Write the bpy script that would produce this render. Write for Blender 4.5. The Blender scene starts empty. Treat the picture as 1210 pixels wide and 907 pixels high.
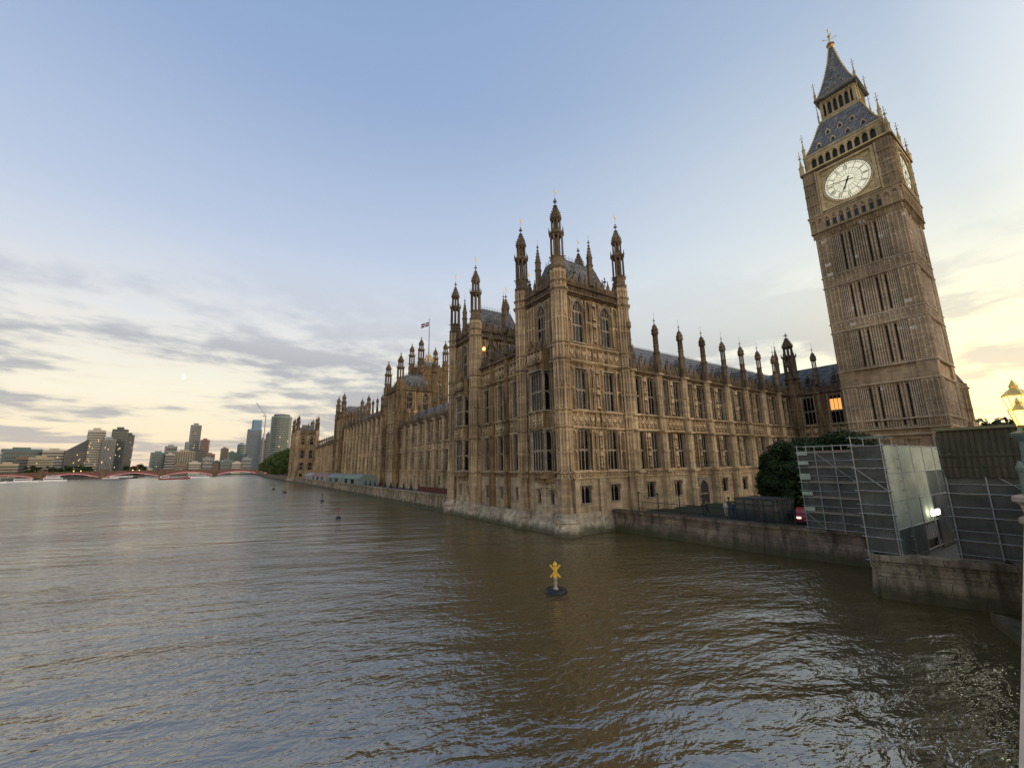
import bpy, math, random
from mathutils import Vector, Matrix
R = math.radians; PI = math.pi
S = bpy.context.scene
COL = S.collection
rnd = random.Random(7)

# ------------------------------------------------------------------ camera
H_CAM = 8.1
YAW, PITCH, ROLL, FPX = .5842, .1938, -.0169, 491.0
_f = Vector((math.sin(YAW)*math.cos(PITCH), math.cos(YAW)*math.cos(PITCH), math.sin(PITCH)))
_r = Vector((math.cos(YAW), -math.sin(YAW), 0)); _u = _r.cross(_f)
RT = math.cos(ROLL)*_r + math.sin(ROLL)*_u
UP = math.cos(ROLL)*_u - math.sin(ROLL)*_r
cam = bpy.data.cameras.new('camera'); camo = bpy.data.objects.new('camera', cam); COL.objects.link(camo)
cam.sensor_width = 36; cam.lens = 36*FPX/1210; cam.clip_end = 30000; cam.clip_start = .1
m = Matrix((RT, UP, -_f)).transposed().to_4x4(); m.translation = (0, 0, H_CAM)
camo.matrix_world = m; S.camera = camo

def at(px, py, D):
    """world point at horizontal distance D seen at a photo pixel (used once, to survey the far bank)"""
    v = (px-605)*RT - (py-453.5)*UP + FPX*_f
    h = math.hypot(v.x, v.y)
    return Vector((v.x/h*D, v.y/h*D, H_CAM + v.z/h*D))

# ------------------------------------------------------------------ world
SUN_AZ = R(82)          # from +y towards +x
SUN_EL = R(2.2)
w = bpy.data.worlds.new('World'); S.world = w; w.use_nodes = True
nt = w.node_tree; nt.nodes.clear()
def N(nt, t, **k):
    n = nt.nodes.new(t)
    for a, b in k.items(): setattr(n, a, b)
    return n
def mth(nt, op, a, b=None, c=None, clamp=False):
    n = N(nt, 'ShaderNodeMath', operation=op, use_clamp=clamp)
    for i, x in enumerate((a, b, c)):
        if x is None: continue
        if isinstance(x, (int, float)): n.inputs[i].default_value = x
        else: nt.links.new(x, n.inputs[i])
    return n.outputs[0]
def mixc(nt, fac, a, b, mode='MIX'):
    n = N(nt, 'ShaderNodeMix', data_type='RGBA', blend_type=mode)
    for i, x in ((0, fac), (6, a), (7, b)):
        if isinstance(x, (int, float)): n.inputs[i].default_value = x
        elif isinstance(x, (tuple, list)): n.inputs[i].default_value = (*x[:3], 1)
        else: nt.links.new(x, n.inputs[i])
    return n.outputs[2]
def ramp(nt, fac, stops, interp='LINEAR'):
    n = N(nt, 'ShaderNodeValToRGB'); cr = n.color_ramp; cr.interpolation = interp
    while len(cr.elements) < len(stops): cr.elements.new(.5)
    for e, (p, c) in zip(cr.elements, stops):
        e.position = p; e.color = (c, c, c, 1) if isinstance(c, (int, float)) else (*c, 1)
    nt.links.new(fac, n.inputs[0]); return n.outputs[0]

sky = N(nt, 'ShaderNodeTexSky', sky_type='NISHITA'); sky.sun_disc = False
sky.sun_elevation = SUN_EL; sky.sun_rotation = SUN_AZ
sky.altitude = 20; sky.air_density = 1.0; sky.dust_density = 1.2; sky.ozone_density = 2.0
tc = N(nt, 'ShaderNodeTexCoord'); nrm = N(nt, 'ShaderNodeVectorMath', operation='NORMALIZE')
nt.links.new(tc.outputs['Generated'], nrm.inputs[0])
sep = N(nt, 'ShaderNodeSeparateXYZ'); nt.links.new(nrm.outputs[0], sep.inputs[0])
z = sep.outputs[2]
zc = mth(nt, 'MAXIMUM', z, 0.0)
# twilight colour by height: the air itself, seen from any place
grad = ramp(nt, zc, [(0, (.70, .53, .37)), (.06, (.78, .66, .46)), (.15, (.76, .72, .58)), (.28, (.60, .62, .64)), (.46, (.40, .47, .60)), (.70, (.235, .325, .50)), (1, (.16, .25, .43))])
sd = N(nt, 'ShaderNodeVectorMath', operation='DOT_PRODUCT'); nt.links.new(nrm.outputs[0], sd.inputs[0])
sd.inputs[1].default_value = (math.sin(SUN_AZ)*math.cos(R(4)), math.cos(SUN_AZ)*math.cos(R(4)), math.sin(R(4)))
d01 = mth(nt, 'MULTIPLY_ADD', sd.outputs['Value'], .5, .5)
glow = mth(nt, 'POWER', d01, 10.0)
glow2 = mth(nt, 'POWER', d01, 110.0)
g1 = mixc(nt, mth(nt, 'MULTIPLY', glow, .75), grad, (.66, .70, .62))
g2 = mixc(nt, mth(nt, 'MULTIPLY', glow2, .75), g1, (1.25, 1.08, .48))
# clouds: noise on a flat cloud deck above the scene
inv = mth(nt, 'DIVIDE', 1.0, mth(nt, 'ADD', zc, .07))
pv = N(nt, 'ShaderNodeVectorMath', operation='SCALE'); nt.links.new(nrm.outputs[0], pv.inputs[0]); nt.links.new(inv, pv.inputs['Scale'])
mp = N(nt, 'ShaderNodeMapping'); nt.links.new(pv.outputs[0], mp.inputs[0]); mp.inputs['Scale'].default_value = (1, 1, 0); mp.inputs['Location'].default_value = (3.1, 5.7, 0)
n1 = N(nt, 'ShaderNodeTexNoise'); n1.inputs['Scale'].default_value = .62; n1.inputs['Detail'].default_value = 7; n1.inputs['Roughness'].default_value = .58; n1.inputs['Distortion'].default_value = .25
nt.links.new(mp.outputs[0], n1.inputs[0])
n2 = N(nt, 'ShaderNodeTexNoise'); n2.inputs['Scale'].default_value = 2.3; n2.inputs['Detail'].default_value = 6; n2.inputs['Roughness'].default_value = .6
nt.links.new(mp.outputs[0], n2.inputs[0])
cl = mth(nt, 'ADD', mth(nt, 'MULTIPLY', n1.outputs[0], .72), mth(nt, 'MULTIPLY', n2.outputs[0], .28))
band = ramp(nt, zc, [(0, .35), (.04, .85), (.12, 1), (.22, 1), (.30, .5), (.42, 0)])
cmask = mth(nt, 'MULTIPLY', ramp(nt, cl, [(.455, 0), (.555, 1)], 'EASE'), band)
ccol = mixc(nt, glow, (.27, .275, .33), (.41, .42, .41))
g3 = mixc(nt, mth(nt, 'MULTIPLY', cmask, .75), g2, ccol)
wisp = mth(nt, 'MULTIPLY', ramp(nt, cl, [(.40, 0), (.47, 1), (.52, 0)]), band)
g4 = mixc(nt, mth(nt, 'MULTIPLY', wisp, .28), g3, mixc(nt, glow, (.74, .64, .50), (.95, .90, .66)))
skyn = mixc(nt, 1.0, sky.outputs[0], (.13, .13, .13), 'MULTIPLY')
fin = mixc(nt, .88, skyn, g4)
# unseen north-western sky behind the viewer, brightened and warmed to light the facades
dn = N(nt, 'ShaderNodeVectorMath', operation='DOT_PRODUCT'); nt.links.new(nrm.outputs[0], dn.inputs[0]); _d = Vector((.30, -1, .30)).normalized()
dn.inputs[1].default_value = tuple(_d)
lobe = mth(nt, 'POWER', mth(nt, 'MULTIPLY', mth(nt, 'MAXIMUM', mth(nt, 'SUBTRACT', dn.outputs['Value'], .28), 0.0), 1.39), 1.2)
fin = mixc(nt, lobe, fin, mixc(nt, 1, fin, (3.7, 3.0, 2.25), 'MULTIPLY'))
bg = N(nt, 'ShaderNodeBackground'); nt.links.new(fin, bg.inputs[0]); bg.inputs[1].default_value = 1.0
out = N(nt, 'ShaderNodeOutputWorld'); nt.links.new(bg.outputs[0], out.inputs[0])

sl = bpy.data.lights.new('sun', 'SUN'); sl.energy = .5; sl.angle = R(4); sl.color = (1, .78, .5)
so = bpy.data.objects.new('sun', sl); COL.objects.link(so)
sdir = Vector((math.sin(SUN_AZ)*math.cos(SUN_EL), math.cos(SUN_AZ)*math.cos(SUN_EL), math.sin(SUN_EL)))
so.rotation_euler = sdir.to_track_quat('Z', 'Y').to_euler(); so.location = (0, 0, 200)
S.view_settings.view_transform = 'Standard'; S.view_settings.look = 'None'
S.view_settings.exposure = 0.52; S.view_settings.gamma = 1; S.view_settings.use_curve_mapping = False
S.render.engine = 'CYCLES'
try:
    S.cycles.max_bounces = 5; S.cycles.diffuse_bounces = 3; S.cycles.glossy_bounces = 3; S.cycles.transmission_bounces = 3; S.cycles.transparent_max_bounces = 8
except Exception: pass

# ------------------------------------------------------------------ materials
def newmat(name):
    m = bpy.data.materials.new(name); m.use_nodes = True
    return m, m.node_tree, m.node_tree.nodes['Principled BSDF']
def pos(nt):
    return N(nt, 'ShaderNodeNewGeometry').outputs['Position']
def noise(nt, vec, sc, detail=4, rough=.55, scale3=None, dist=0):
    if scale3:
        mp = N(nt, 'ShaderNodeMapping'); mp.inputs['Scale'].default_value = scale3; nt.links.new(vec, mp.inputs[0]); vec = mp.outputs[0]
    n = N(nt, 'ShaderNodeTexNoise'); n.inputs['Scale'].default_value = sc; n.inputs['Detail'].default_value = detail
    n.inputs['Roughness'].default_value = rough; n.inputs['Distortion'].default_value = dist
    nt.links.new(vec, n.inputs[0]); return n.outputs[0]
def bump(nt, b, h, strength=.5, dist=.05, prev=None):
    n = N(nt, 'ShaderNodeBump'); n.inputs['Strength'].default_value = strength; n.inputs['Distance'].default_value = dist
    nt.links.new(h, n.inputs['Height'])
    if prev: nt.links.new(prev, n.inputs['Normal'])
    if b: nt.links.new(n.outputs[0], b.inputs['Normal'])
    return n.outputs[0]
def stone(name, base, dark, light, bw=.9, bh=.36, mortar=.68, streak=.7, rough=.88, tide=False, patches=False, bs=.5):
    m, nt, b = newmat(name); p = pos(nt)
    s = N(nt, 'ShaderNodeSeparateXYZ'); nt.links.new(p, s.inputs[0])
    c = N(nt, 'ShaderNodeCombineXYZ'); nt.links.new(mth(nt, 'ADD', s.outputs[0], s.outputs[1]), c.inputs[0]); nt.links.new(s.outputs[2], c.inputs[1])
    br = N(nt, 'ShaderNodeTexBrick'); nt.links.new(c.outputs[0], br.inputs[0])
    br.inputs['Scale'].default_value = 1; br.inputs['Brick Width'].default_value = bw; br.inputs['Row Height'].default_value = bh
    br.inputs['Mortar Size'].default_value = .012; br.inputs['Mortar Smooth'].default_value = .3; br.inputs['Bias'].default_value = 0
    br.inputs['Color1'].default_value = (.80, .80, .80, 1); br.inputs['Color2'].default_value = (1.12, 1.1, 1.06, 1)
    br.inputs['Mortar'].default_value = (mortar, mortar, mortar, 1)
    n1 = noise(nt, p, .45, 6, .65); n2 = noise(nt, p, 1.0, 5, .6, (1.7, 1.7, .13)); n3 = noise(nt, p, 9, 3, .6)
    col = mixc(nt, ramp(nt, n1, [(.32, 0), (.68, 1)]), base, light)
    col = mixc(nt, mth(nt, 'MULTIPLY', ramp(nt, n2, [(.46, 0), (.66, 1)]), streak), col, dark)
    col = mixc(nt, 1, col, ramp(nt, noise(nt, p, .11, 5, .6), [(.36, .66), (.60, 1.08)]), 'MULTIPLY')   # weathered and cleaned stretches
    col = mixc(nt, 1, col, br.outputs[0], 'MULTIPLY')
    col = mixc(nt, .5, col, ramp(nt, n3, [(.3, .62), (.7, 1.3)]), 'MULTIPLY')
    if patches:      # new pale blocks let into the old wall
        vo = N(nt, 'ShaderNodeTexVoronoi'); mp = N(nt, 'ShaderNodeMapping'); mp.inputs['Scale'].default_value = (.55, .8, 1); nt.links.new(c.outputs[0], mp.inputs[0]); nt.links.new(mp.outputs[0], vo.inputs[0])
        vo.inputs['Scale'].default_value = 1; vo.feature = 'F1'; vo.distance = 'CHEBYCHEV'
        vs = N(nt, 'ShaderNodeSeparateColor'); nt.links.new(vo.outputs['Color'], vs.inputs[0])
        k = mth(nt, 'MULTIPLY', mth(nt, 'GREATER_THAN', vs.outputs[0], .90), mth(nt, 'LESS_THAN', vo.outputs['Distance'], .22))
        col = mixc(nt, mth(nt, 'MULTIPLY', k, .85), col, (.66, .60, .50))
    if tide:         # weed and silt below the tide mark
        zz = mth(nt, 'ADD', s.outputs[2], mth(nt, 'MULTIPLY', noise(nt, p, .9, 4, .6, (1, 1, .4)), 1.3))
        k = ramp(nt, mth(nt, 'MULTIPLY', zz, .25), [(.25, 1), (.42, 0)])
        col = mixc(nt, mth(nt, 'MULTIPLY', k, .85), col, (.045, .048, .018))
        k2 = ramp(nt, noise(nt, p, 1.3, 6, .7), [(.5, 0), (.62, 1)])
        col = mixc(nt, mth(nt, 'MULTIPLY', k2, .55), col, (.06, .05, .035))
    nt.links.new(col, b.inputs['Base Color']); b.inputs['Roughness'].default_value = rough
    b.inputs['Specular IOR Level'].default_value = .25
    h = mth(nt, 'ADD', mth(nt, 'MULTIPLY', br.outputs['Fac'], -.6), mth(nt, 'MULTIPLY', n3, .7))
    bump(nt, b, h, bs, .04)
    return m
def plain(name, col, rough=.7, metal=0, var=.25, sc=4, bs=.15, spec=.4, emit=None, es=1):
    m, nt, b = newmat(name); p = pos(nt)
    n = noise(nt, p, sc, 5, .6)
    c = mixc(nt, 1, col, ramp(nt, n, [(.25, 1-var), (.75, 1+var)]), 'MULTIPLY')
    nt.links.new(c, b.inputs['Base Color']); b.inputs['Roughness'].default_value = rough; b.inputs['Metallic'].default_value = metal
    b.inputs['Specular IOR Level'].default_value = spec
    if bs: bump(nt, b, n, bs, .03)
    if emit: b.inputs['Emission Color'].default_value = (*emit, 1); b.inputs['Emission Strength'].default_value = es
    return m
M = {}
M['stone'] = stone('palace_stone_shaded', (.24, .162, .082), (.042, .028, .016), (.34, .238, .13), streak=.9)  # wall stone darkened: recess shade is put into its colour
M['stone_lit'] = stone('buttress_stone_lit', (.50, .375, .22), (.15, .10, .058), (.62, .485, .315), streak=.6)  # buttresses and carving lightened: the light they catch is in the colour
M['turret_stone'] = stone('turret_stone', (.37, .265, .155), (.08, .055, .034), (.48, .355, .22), streak=.85)
M['stone_shaded'] = stone('range_wall_stone_shaded', (.21, .142, .075), (.038, .026, .016), (.30, .208, .118), streak=.9)  # range walls darker still, shade between the buttresses put into the colour
M['stone_low'] = stone('ashlar_stone', (.42, .315, .19), (.12, .08, .05), (.52, .41, .27), bw=1.1, bh=.42, streak=.55)
M['stone_dark'] = stone('soot_stone', (.14, .10, .063), (.03, .022, .015), (.24, .175, .11), streak=.7)
M['stone_pale'] = stone('river_stone', (.40, .33, .235), (.13, .105, .07), (.52, .44, .33), bw=1.5, bh=.6, streak=.5, tide=True)
M['tower_stone'] = stone('clock_tower_stone', (.38, .275, .16), (.19, .13, .075), (.48, .36, .22), streak=.5, patches=True, bs=.6)
M['wall_stone'] = stone('river_wall_stone', (.19, .14, .10), (.05, .036, .026), (.29, .225, .16), bw=1.4, bh=.5, mortar=.3, streak=.75, tide=True)
M['abut_stone'] = stone('abutment_stone', (.28, .22, .14), (.06, .045, .028), (.42, .34, .23), bw=1.6, bh=.62, mortar=.3, streak=.8, tide=True)
M['tower_trim'] = stone('tower_trim_stone_lit', (.58, .46, .32), (.28, .20, .13), (.68, .56, .42), streak=.4, patches=True)  # paler than the shaft, so light on the raised trim is painted in
M['gold_stone'] = stone('gilded_stone', (.56, .42, .21), (.26, .18, .09), (.68, .54, .31), streak=.4)
M['gold'] = plain('gilding', (.70, .50, .16), .38, .7, .3, 3)
M['iron'] = plain('black_iron', (.03, .03, .033), .5, .4)
M['lead'] = plain('lead', (.16, .17, .18), .55, .2)
def slate():
    m, nt, b = newmat('slate_roof'); p = pos(nt)
    s = N(nt, 'ShaderNodeSeparateXYZ'); nt.links.new(p, s.inputs[0])
    c = N(nt, 'ShaderNodeCombineXYZ'); nt.links.new(mth(nt, 'ADD', s.outputs[0], s.outputs[1]), c.inputs[0]); nt.links.new(s.outputs[2], c.inputs[1])
    br = N(nt, 'ShaderNodeTexBrick'); nt.links.new(c.outputs[0], br.inputs[0])
    br.offset = 0; br.inputs['Scale'].default_value = 1; br.inputs['Brick Width'].default_value = .75; br.inputs['Row Height'].default_value = 1.0
    br.inputs['Mortar Size'].default_value = .03
    br.inputs['Color1'].default_value = (.135, .135, .135, 1); br.inputs['Color2'].default_value = (.20, .20, .195, 1); br.inputs['Mortar'].default_value = (.045, .05, .055, 1)
    n = noise(nt, p, 1.5, 5, .6)
    nt.links.new(mixc(nt, 1, br.outputs[0], ramp(nt, n, [(.3, .6), (.7, 1.3)]), 'MULTIPLY'), b.inputs['Base Color'])
    b.inputs['Roughness'].default_value = .75; b.inputs['Specular IOR Level'].default_value = .2
    bump(nt, b, br.outputs['Fac'], -.6, .08)
    return m
M['slate'] = slate()
def glass():
    m, nt, b = newmat('window_glass'); p = pos(nt)
    oi = N(nt, 'ShaderNodeObjectInfo')
    c = ramp(nt, oi.outputs['Random'], [(0, (.006, .006, .007)), (.72, (.012, .011, .011)), (.82, (.04, .04, .04)), (1, (.12, .115, .10))])
    n = noise(nt, p, 2.2, 2, .5)
    nt.links.new(mixc(nt, 1, c, ramp(nt, n, [(.35, .3), (.7, 1.4)]), 'MULTIPLY'), b.inputs['Base Color'])
    b.inputs['Roughness'].default_value = .10; b.inputs['Specular IOR Level'].default_value = .22
    bump(nt, b, noise(nt, p, 3.2, 2, .5), .25, .08)
    return m
M['glass'] = glass()
M['mullion'] = stone('mullion_stone', (.33, .275, .20), (.13, .105, .075), (.42, .36, .27), streak=.4)
M['litglass'] = plain('lit_window_glass', (.5, .3, .1), .4, 0, .6, 2.5, 0, emit=(1, .42, .10), es=.75)
M['lampglass'] = plain('lamp_glass', (.9, .8, .5), .3, 0, .1, 2, 0, emit=(1, .58, .12), es=2.4)
M['opal'] = plain('opal_dial_glass', (.72, .70, .50), .35, 0, .08, 2, 0, emit=(1, .95, .70), es=.34)
M['black'] = plain('black_paint', (.012, .012, .014), .45)
M['fabric_green'] = plain('marquee_canvas', (.17, .215, .18), .8, 0, .12)
M['fabric_pink'] = plain('pink_canvas', (.24, .14, .12), .8, 0, .12)
M['fabric_white'] = plain('white_canvas', (.30, .30, .27), .8, 0, .1)
M['steel'] = plain('galvanised_steel', (.30, .30, .275), .6, .1, .4, 5)
M['net'] = plain('debris_netting', (.085, .086, .072), .9, 0, .5, .8, .4)
M['net_brown'] = plain('brown_netting', (.062, .058, .036), .9, 0, .3, 1.0, .4)
M['sheet'] = plain('translucent_sheeting', (.34, .38, .30), .85, 0, .3, .7, .5, .15)
M['sheet_dark'] = plain('dark_sheeting', (.085, .10, .09), .9, 0, .35, .8, .5, .1)
M['board'] = plain('timber_board', (.20, .15, .10), .8, 0, .3)
M['yellow'] = plain('yellow_paint', (.72, .44, .05), .5, 0, .15)
M['cream'] = plain('cream_paint', (.36, .30, .22), .6, 0, .25)
M['rubber'] = plain('black_rubber', (.014, .013, .015), .45, 0, .3)
M['red'] = plain('red_paint', (.25, .03, .035), .4)
M['teal'] = plain('green_grey_paint', (.11, .145, .125), .5, 0, .2)
M['skin'] = plain('skin', (.45, .28, .2), .6)
M['dkcloth'] = plain('dark_cloth', (.03, .03, .04), .9)
M['hedge'] = plain('dark_hedge', (.015, .022, .012), .95, 0, .5, 6, .8)
M['redwood'] = plain('red_brown_timber', (.11, .035, .022), .8, 0, .4)

# ------------------------------------------------------------------ mesh builder
class Fr:   # local frame: u along wall, w outward, z up
    def __init__(s, ox, oy, ang): s.o = (ox, oy); s.c = round(math.cos(ang), 9); s.s = round(math.sin(ang), 9); s.ang = ang
    def P(s, u, w, z): return (s.o[0] + s.c*u - s.s*w, s.o[1] + s.s*u + s.c*w, z)
WORLD = Fr(0, 0, 0)
def north(xr, y): return Fr(xr, y, PI)          # u runs to -x, outward -y ; origin at right end
def river(x, y): return Fr(x, y, PI/2)          # u runs to +y, outward -x
class MB:
    def __init__(s, trim=False): s.v = []; s.f = []; s.t = MB() if trim else None
    def add(s, vs, fs):
        n = len(s.v); s.v += vs; s.f += [tuple(i+n for i in f) for f in fs]
    def box(s, F, u0, u1, w0, w1, z0, z1):
        if u0 > u1: u0, u1 = u1, u0
        if w0 > w1: w0, w1 = w1, w0
        P = F.P
        s.add([P(u0,w0,z0),P(u1,w0,z0),P(u1,w1,z0),P(u0,w1,z0),P(u0,w0,z1),P(u1,w0,z1),P(u1,w1,z1),P(u0,w1,z1)],
              [(0,3,2,1),(4,5,6,7),(0,1,5,4),(1,2,6,5),(2,3,7,6),(3,0,4,7)])
    def hexa(s, pts, F=WORLD):   # 8 points bottom 4, top 4
        s.add([F.P(*p) for p in pts], [(0,3,2,1),(4,5,6,7),(0,1,5,4),(1,2,6,5),(2,3,7,6),(3,0,4,7)])
    def ext(s, F, poly, w0, w1):  # polygon in (u,z) extruded in w
        n = len(poly)
        s.add([F.P(u, w0, z) for u, z in poly] + [F.P(u, w1, z) for u, z in poly],
              [tuple(range(n)), tuple(range(2*n-1, n-1, -1))] + [(i, i+n, (i+1) % n+n, (i+1) % n) for i in range(n)])
    def lathe(s, x, y, prof, n=8, rot=None, sx=1, sy=1, cap=True):
        rot = PI/n if rot is None else rot
        vs = [(x + r*sx*math.cos(rot+2*PI*k/n), y + r*sy*math.sin(rot+2*PI*k/n), z) for r, z in prof for k in range(n)]
        fs = [(i*n+k, i*n+(k+1) % n, (i+1)*n+(k+1) % n, (i+1)*n+k) for i in range(len(prof)-1) for k in range(n)]
        if cap: fs += [tuple(range(n-1, -1, -1)), tuple((len(prof)-1)*n+k for k in range(n))]
        s.add(vs, fs)
    def tube(s, a, b, r, n=5):
        a = Vector(a); b = Vector(b); d = (b-a)
        if d.length < 1e-6: return
        q = d.to_track_quat('Z', 'Y'); X = q @ Vector((1,0,0)); Y = q @ Vector((0,1,0))
        vs = [tuple(p + r*(math.cos(2*PI*k/n)*X + math.sin(2*PI*k/n)*Y)) for p in (a, b) for k in range(n)]
        s.add(vs, [(k, (k+1) % n, n+(k+1) % n, n+k) for k in range(n)] + [tuple(range(n-1, -1, -1)), tuple(range(n, 2*n))])
    def diamond(s, x, y, z, r, h=None):
        h = h or r
        s.add([(x+r,y,z),(x,y+r,z),(x-r,y,z),(x,y-r,z),(x,y,z+h),(x,y,z-h)], [(0,1,4),(1,2,4),(2,3,4),(3,0,4),(1,0,5),(2,1,5),(3,2,5),(0,3,5)])
    def build(s, name, mat, parent=None, smooth=False, **k):
        me = bpy.data.meshes.new(name)
        o = (0, 0, 0)
        if parent is not None: 
            q = parent; o = Vector((0,0,0))
            while q is not None: o = o + q.location; q = q.parent
        me.from_pydata([(v[0]-o[0], v[1]-o[1], v[2]-o[2]) for v in s.v], [], s.f)
        me.materials.append(mat if not isinstance(mat, str) else M[mat])
        if smooth: me.polygons.foreach_set('use_smooth', [True]*len(me.polygons))
        me.update()
        ob = bpy.data.objects.new(name, me); COL.objects.link(ob)
        if parent is not None: ob.parent = parent
        for a, b in k.items(): ob[a] = b
        if s.t is not None and s.t.v: s.t.build('carving', {'tower_stone': 'tower_trim', 'stone_low': 'stone_low'}.get(mat, 'stone_lit'), ob)
        return ob
def thing(name, label, cat, loc=(0, 0, 0), group=None):
    o = bpy.data.objects.new(name, None); COL.objects.link(o); o.location = loc; o.empty_display_size = .5
    o['label'] = label; o['category'] = cat
    if group: o['group'] = group
    return o
def tag(o, label, cat, group=None):
    o['label'] = label; o['category'] = cat
    if group: o['group'] = group
    return o
def put(src, parent, loc, rz=0, label=None):     # copy of a part (and its sub-parts) with shared mesh
    c = src.copy(); COL.objects.link(c); c.parent = parent
    q = parent; o = Vector((0,0,0))
    while q is not None: o = o + q.location; q = q.parent
    c.location = Vector(loc) - o; c.rotation_euler = (0, 0, rz)
    for ch in src.children:
        g = ch.copy(); COL.objects.link(g); g.parent = c
    if label: c['label'] = label
    return c
PROTOS = []
def proto(o): PROTOS.append(o); return o

# ------------------------------------------------------------------ gothic pieces
def arch(mb, F, u0, u1, zs, zt, w0, w1, n=4):
    """fills the two spandrels beside a pointed arch between u0..u1 from spring zs to top zt"""
    W = u1-u0; um = (u0+u1)/2; sc = (zt-zs)*.93/(.866*W)
    L = [(u1 - W*math.cos(R(60)*i/n), zs + W*math.sin(R(60)*i/n)*sc) for i in range(n+1)]
    mb.ext(F, L + [(um, zt), (u0, zt)], w0, w1)
    mb.ext(F, [(u0+u1-u, zz) for u, zz in L] + [(um, zt), (u1, zt)], w0, w1)
def ribs(mb, F, u0, u1, z0, z1, w, n, t=.10, d=.15, heads=True, mid=None):
    """blind gothic panelling: vertical ribs with little arched heads"""
    mb = mb.t or mb
    st = (u1-u0)/n
    for i in range(n+1):
        u = u0 + i*st; mb.box(F, u-t/2, u+t/2, w, w+d, z0, z1)
    if heads:
        for i in range(n):
            arch(mb, F, u0+i*st+t/2, u0+(i+1)*st-t/2, z1-st*.8, z1, w+.004, w+d-.01, 3)
            if mid:
                for zm in mid: arch(mb, F, u0+i*st+t/2, u0+(i+1)*st-t/2, zm-st*.7, zm, w+.004, w+d-.01, 3)
def course(mb, F, u0, u1, z, w, out=.28, h=.3):
    """moulded string course, three stepped fillets"""
    mb = mb.t or mb
    mb.box(F, u0, u1, w, w+out*.45, z-h*.6, z-h*.25)
    mb.box(F, u0, u1, w, w+out, z-h*.25, z+h*.15)
    mb.box(F, u0, u1, w, w+out*.6, z+h*.15, z+h*.4)
def panelband(mb, F, u0, u1, z0, z1, w, n, rnd=rnd):
    """carved band: framed panels, each with a shield or rosette standing in it"""
    mb = mb.t or mb
    st = (u1-u0)/n; zc = (z0+z1)/2; hh = (z1-z0)
    for i in range(n+1): mb.box(F, u0+i*st-.07, u0+i*st+.07, w, w+.12, z0, z1)
    for i in range(n):
        uc = u0+(i+.5)*st; r = min(st, hh)*.30
        poly = [(uc-r, zc+r), (uc+r, zc+r), (uc+r, zc-r*.2), (uc, zc-r*1.15), (uc-r, zc-r*.2)]
        mb.ext(F, poly, w, w+.14)
        for k in range(4):
            a = PI/4+k*PI/2; cx = uc+math.cos(a)*st*.36; cz = zc+math.sin(a)*hh*.36
            mb.box(F, cx-.09, cx+.09, w, w+.10, cz-.09, cz+.09)
        mb.box(F, uc-.05, uc+.05, w+.14, w+.18, zc-r*.8, zc+r*.8); mb.box(F, uc-r*.7, uc+r*.7, w+.14, w+.17, zc+.05, zc+.14)
def finial(mb, x, y, z, h, r=.14):
    mb.lathe(x, y, [(r*.5, z), (r*.35, z+h*.4), (r*1.3, z+h*.45), (r*1.3, z+h*.52), (r*.35, z+h*.58), (r*.3, z+h*.7), (r*.9, z+h*.76), (r*.2, z+h*.84), (.015, z+h)], 6)
    for k in range(4):
        a = k*PI/2; mb.diamond(x+math.cos(a)*r*1.5, y+math.sin(a)*r*1.5, z+h*.49, r*.55)
def crockets(mb, x, y, prof, n=4, s=.11, rot=PI/4):
    for k in range(n):
        a = rot+k*2*PI/n
        for i in range(len(prof)-1):
            (r0, z0), (r1, z1) = prof[i], prof[i+1]
            m = max(1, int(math.hypot(r1-r0, z1-z0)/.45))
            for j in range(m):
                t = (j+.5)/m; r = r0+(r1-r0)*t; mb.diamond(x+math.cos(a)*(r+s*.6), y+math.sin(a)*(r+s*.6), z0+(z1-z0)*t, s)
def vane(mb, x, y, z, h=1.4):
    mb.tube((x, y, z), (x, y, z+h), .03, 4)
    mb.hexa([(x-.04, y, z+h*.55), (x+.42, y+.05, z+h*.55), (x+.42, y+.08, z+h*.55), (x-.04, y+.03, z+h*.55), (x-.04, y, z+h*.8), (x+.30, y+.05, z+h*.85), (x+.30, y+.08, z+h*.85), (x-.04, y+.03, z+h*.8)])
    mb.diamond(x, y, z+h, .07)

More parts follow.
